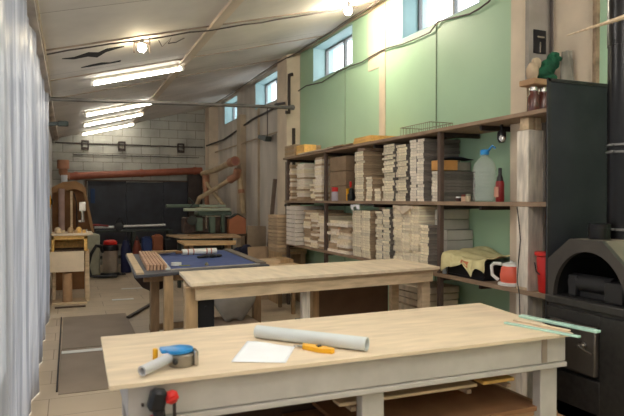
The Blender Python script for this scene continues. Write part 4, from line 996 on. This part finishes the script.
part(MB().prism([(2.79,.94),(3.11,.94),(3.11,1.22),(2.95,1.30),(2.79,1.22)],'y',10.85,11.04),'body',orange_box_m,t)
part(MB().beam((2.80,10.94,1.225),(2.95,10.94,1.32),.2,.015,.002,up=(-.5,0,.8)).beam((3.11,10.94,1.225),(2.95,10.94,1.32),.2,.015,.002,up=(.5,0,.8)),'roof_cap',mach_dark,t)
tag(MB().box((2.7,10.8,.90),(3.2,11.04,.938),.004).box((2.72,10.82,0),(2.78,10.9,.9),.004).box((3.1,10.82,0),(3.16,10.9,.9),.004).build('small_stand',dark_board),'narrow dark stand under the terracotta box','stand')
# two plywood tables beyond felt table
t = thing('plywood_table',(2.1,10.3,0),'farther low table with brown plywood top before the green machine','table')
part(MB().prism([(1.72,10.0),(2.75,9.85),(2.85,10.75),(1.62,10.85)],'z',.93,.955),'tabletop',W('ply_brown',(176,146,112),(1,4,1)),t)
for x,y in ((1.8,10.1),(2.6,10.1),(1.8,10.7),(2.6,10.7)): leg((x,y),.06,.93,mach_dark,t)
part(MB().prism([(1.9,10.2),(2.1,10.2),(2.1,10.3),(1.9,10.3)],'z',.956,.985),'wood_chips',pine_old,t)
t = thing('plywood_table',(2.0,9.1,0),'nearer low table with honey plywood top behind the felt table','table')
part(MB().prism([(1.60,8.9),(2.35,8.75),(2.5,9.3),(1.62,9.7)],'z',.90,.93),'tabletop',W('ply_honey',(204,166,118),(1,4,1)),t)
for x,y in ((1.68,8.95),(2.25,8.9),(1.7,9.5),(2.3,9.2)): leg((x,y),.06,.90,pine_old,t)
# dark bags, leaning sheet, poles at right wall
g=MB()
for c,r_,sc in (((2.65,9.6,.62),.2,(1,.8,.9)),((2.72,9.45,.72),.13,(1,.8,1)),((2.5,9.55,.5),.2,(1,.8,.8))): g.sphere(c,r_,sc,16,.05)
tag(g.build('dark_jacket', navy),'dark navy jacket heap beside the honey plywood table','clothes')
tag(MB().box((2.35,9.35,0),(2.9,9.85,.40),.006).build('low_crate', pine_old),'low brown crate under the dark jacket heap','crate')
tag(MB().box((2.62,8.98,.0),(3.1,9.0,.84),.003,rot=Matrix.Rotation(-.12,3,'X')).build('brown_sheet', mat('dusty_brown',(160,136,110))),'brown square sheet leaning in front of the wall poles','board')
tag(MB().prism([(2.98,.0),(3.33,.0),(3.33,1.1),(2.98,1.12)],'y',10.3,10.33).build('tan_sheet', mat('dusty_tan',(156,138,116))),'tan tall sheet propped at the right wall behind the poles','board')
tag(MB().beam((3.2,9.95,0.0),(3.32,9.75,1.95),.07,.03,.004,up=(0,1,0)).build('leaning_batten', mat('batten_grey',(120,104,92))),'tall grey brown batten leaning upright on the right wall','batten')
tag(MB().beam((2.75,9.05,.45),(3.16,9.1,1.12),.03,.03,.004).build('leaning_pole', steel),'pale slanting pole leaning beside the brown sheet','pole')
tag(MB().beam((3.17,9.16,.0),(3.24,9.2,1.2),.07,.04,.004).build('leaning_batten', dark_board),'short dark batten beside the pale slanting pole','batten')
tag(MB().tube([(3.25,9.0,1.2),(3.25,9.0,2.2)],.008,6).lathe((3.25,9.0,1.48),[(.02,0),(.03,.02),(.02,.04)],10).build('hanging_string', cable_m),'thin cord with a dark knob on the far cream pilaster','cord')
# floor lumber between shelf and benches
for k in range(6):
    tag(MB().box((2.2+.06*k,6.9-.12*k,.0+.0),(3.0,7.0-.12*k,.05),.004).build('floor_plank', pine_raw if k%2 else pine_leg),['first','second','third','fourth','fifth','nearest'][k]+' plank of the row lying on the floor below the shelves','plank','planks on the floor below the shelves')
for k in range(12):
    tag(MB().box((3.02-.01*(k%3),4.72-.008*k,.001+k*.065),(3.42,5.2-.01*k,.058+k*.065),.004,rot=Matrix.Rotation(.012*(k%4),3,'Z')).build('under_shelf_board', W('under_board_m',(206,188,162),(1,4,1),rnd=.15)),(ORD[k] if k<11 else 'topmost')+(' from the bottom' if 0<k<11 else '')+' board in the floor pile under the lowest shelf','board','pile under the lowest shelf')
t = thing('plank_bench',(2.6,7.9,0),'low rough plank bench with scraps below the white board stack','bench')
part(box((2.3,7.6,.66),(2.95,8.3,.70),.004),'seat_plank',pine_raw,t)
for x,y in ((2.34,7.64),(2.85,7.64),(2.34,8.2),(2.85,8.2)): leg((x,y),.05,.66,pine_old,t)
tag(box((2.36,7.7,.701),(2.7,7.95,.76),.004).build('wood_offcut', pine_raw),'pale thick offcut lying on the low plank bench','offcut')
tag(box((2.72,7.8,.701),(2.93,8.2,.75),.004).build('wood_offcut', pine_leg),'tan offcut beside the pale one on the low plank bench','offcut')

# ------------------------------------------------------------------ light, world, camera
w = bpy.data.worlds.new('World'); scn.world = w; w.use_nodes = True
bg = w.node_tree.nodes['Background']; bg.inputs['Color'].default_value = (.95,.98,1,1); bg.inputs['Strength'].default_value = 1.6

cam = bpy.data.cameras.new('Camera'); co = bpy.data.objects.new('Camera', cam); col.objects.link(co)
cam.sensor_width = 36; cam.lens = 590/624*36; cam.clip_start = .05
yaw = math.atan(243/590); pitch = math.atan(9/590)
co.location = (0,0,1.6); co.rotation_euler = (PI/2-pitch, 0, -yaw)
cam.dof.use_dof = True; cam.dof.focus_distance = 5.8; cam.dof.aperture_fstop = 3.2
scn.camera = co
vs = scn.view_settings; vs.view_transform = 'Standard'; vs.look = 'None'; vs.gamma = 1; vs.use_curve_mapping = False; vs.exposure = 1.62
scn.cycles.diffuse_bounces = 7; scn.cycles.max_bounces = 12; scn.cycles.transparent_max_bounces = 12

for o in bpy.data.objects:
    if '_o' in o: del o['_o']
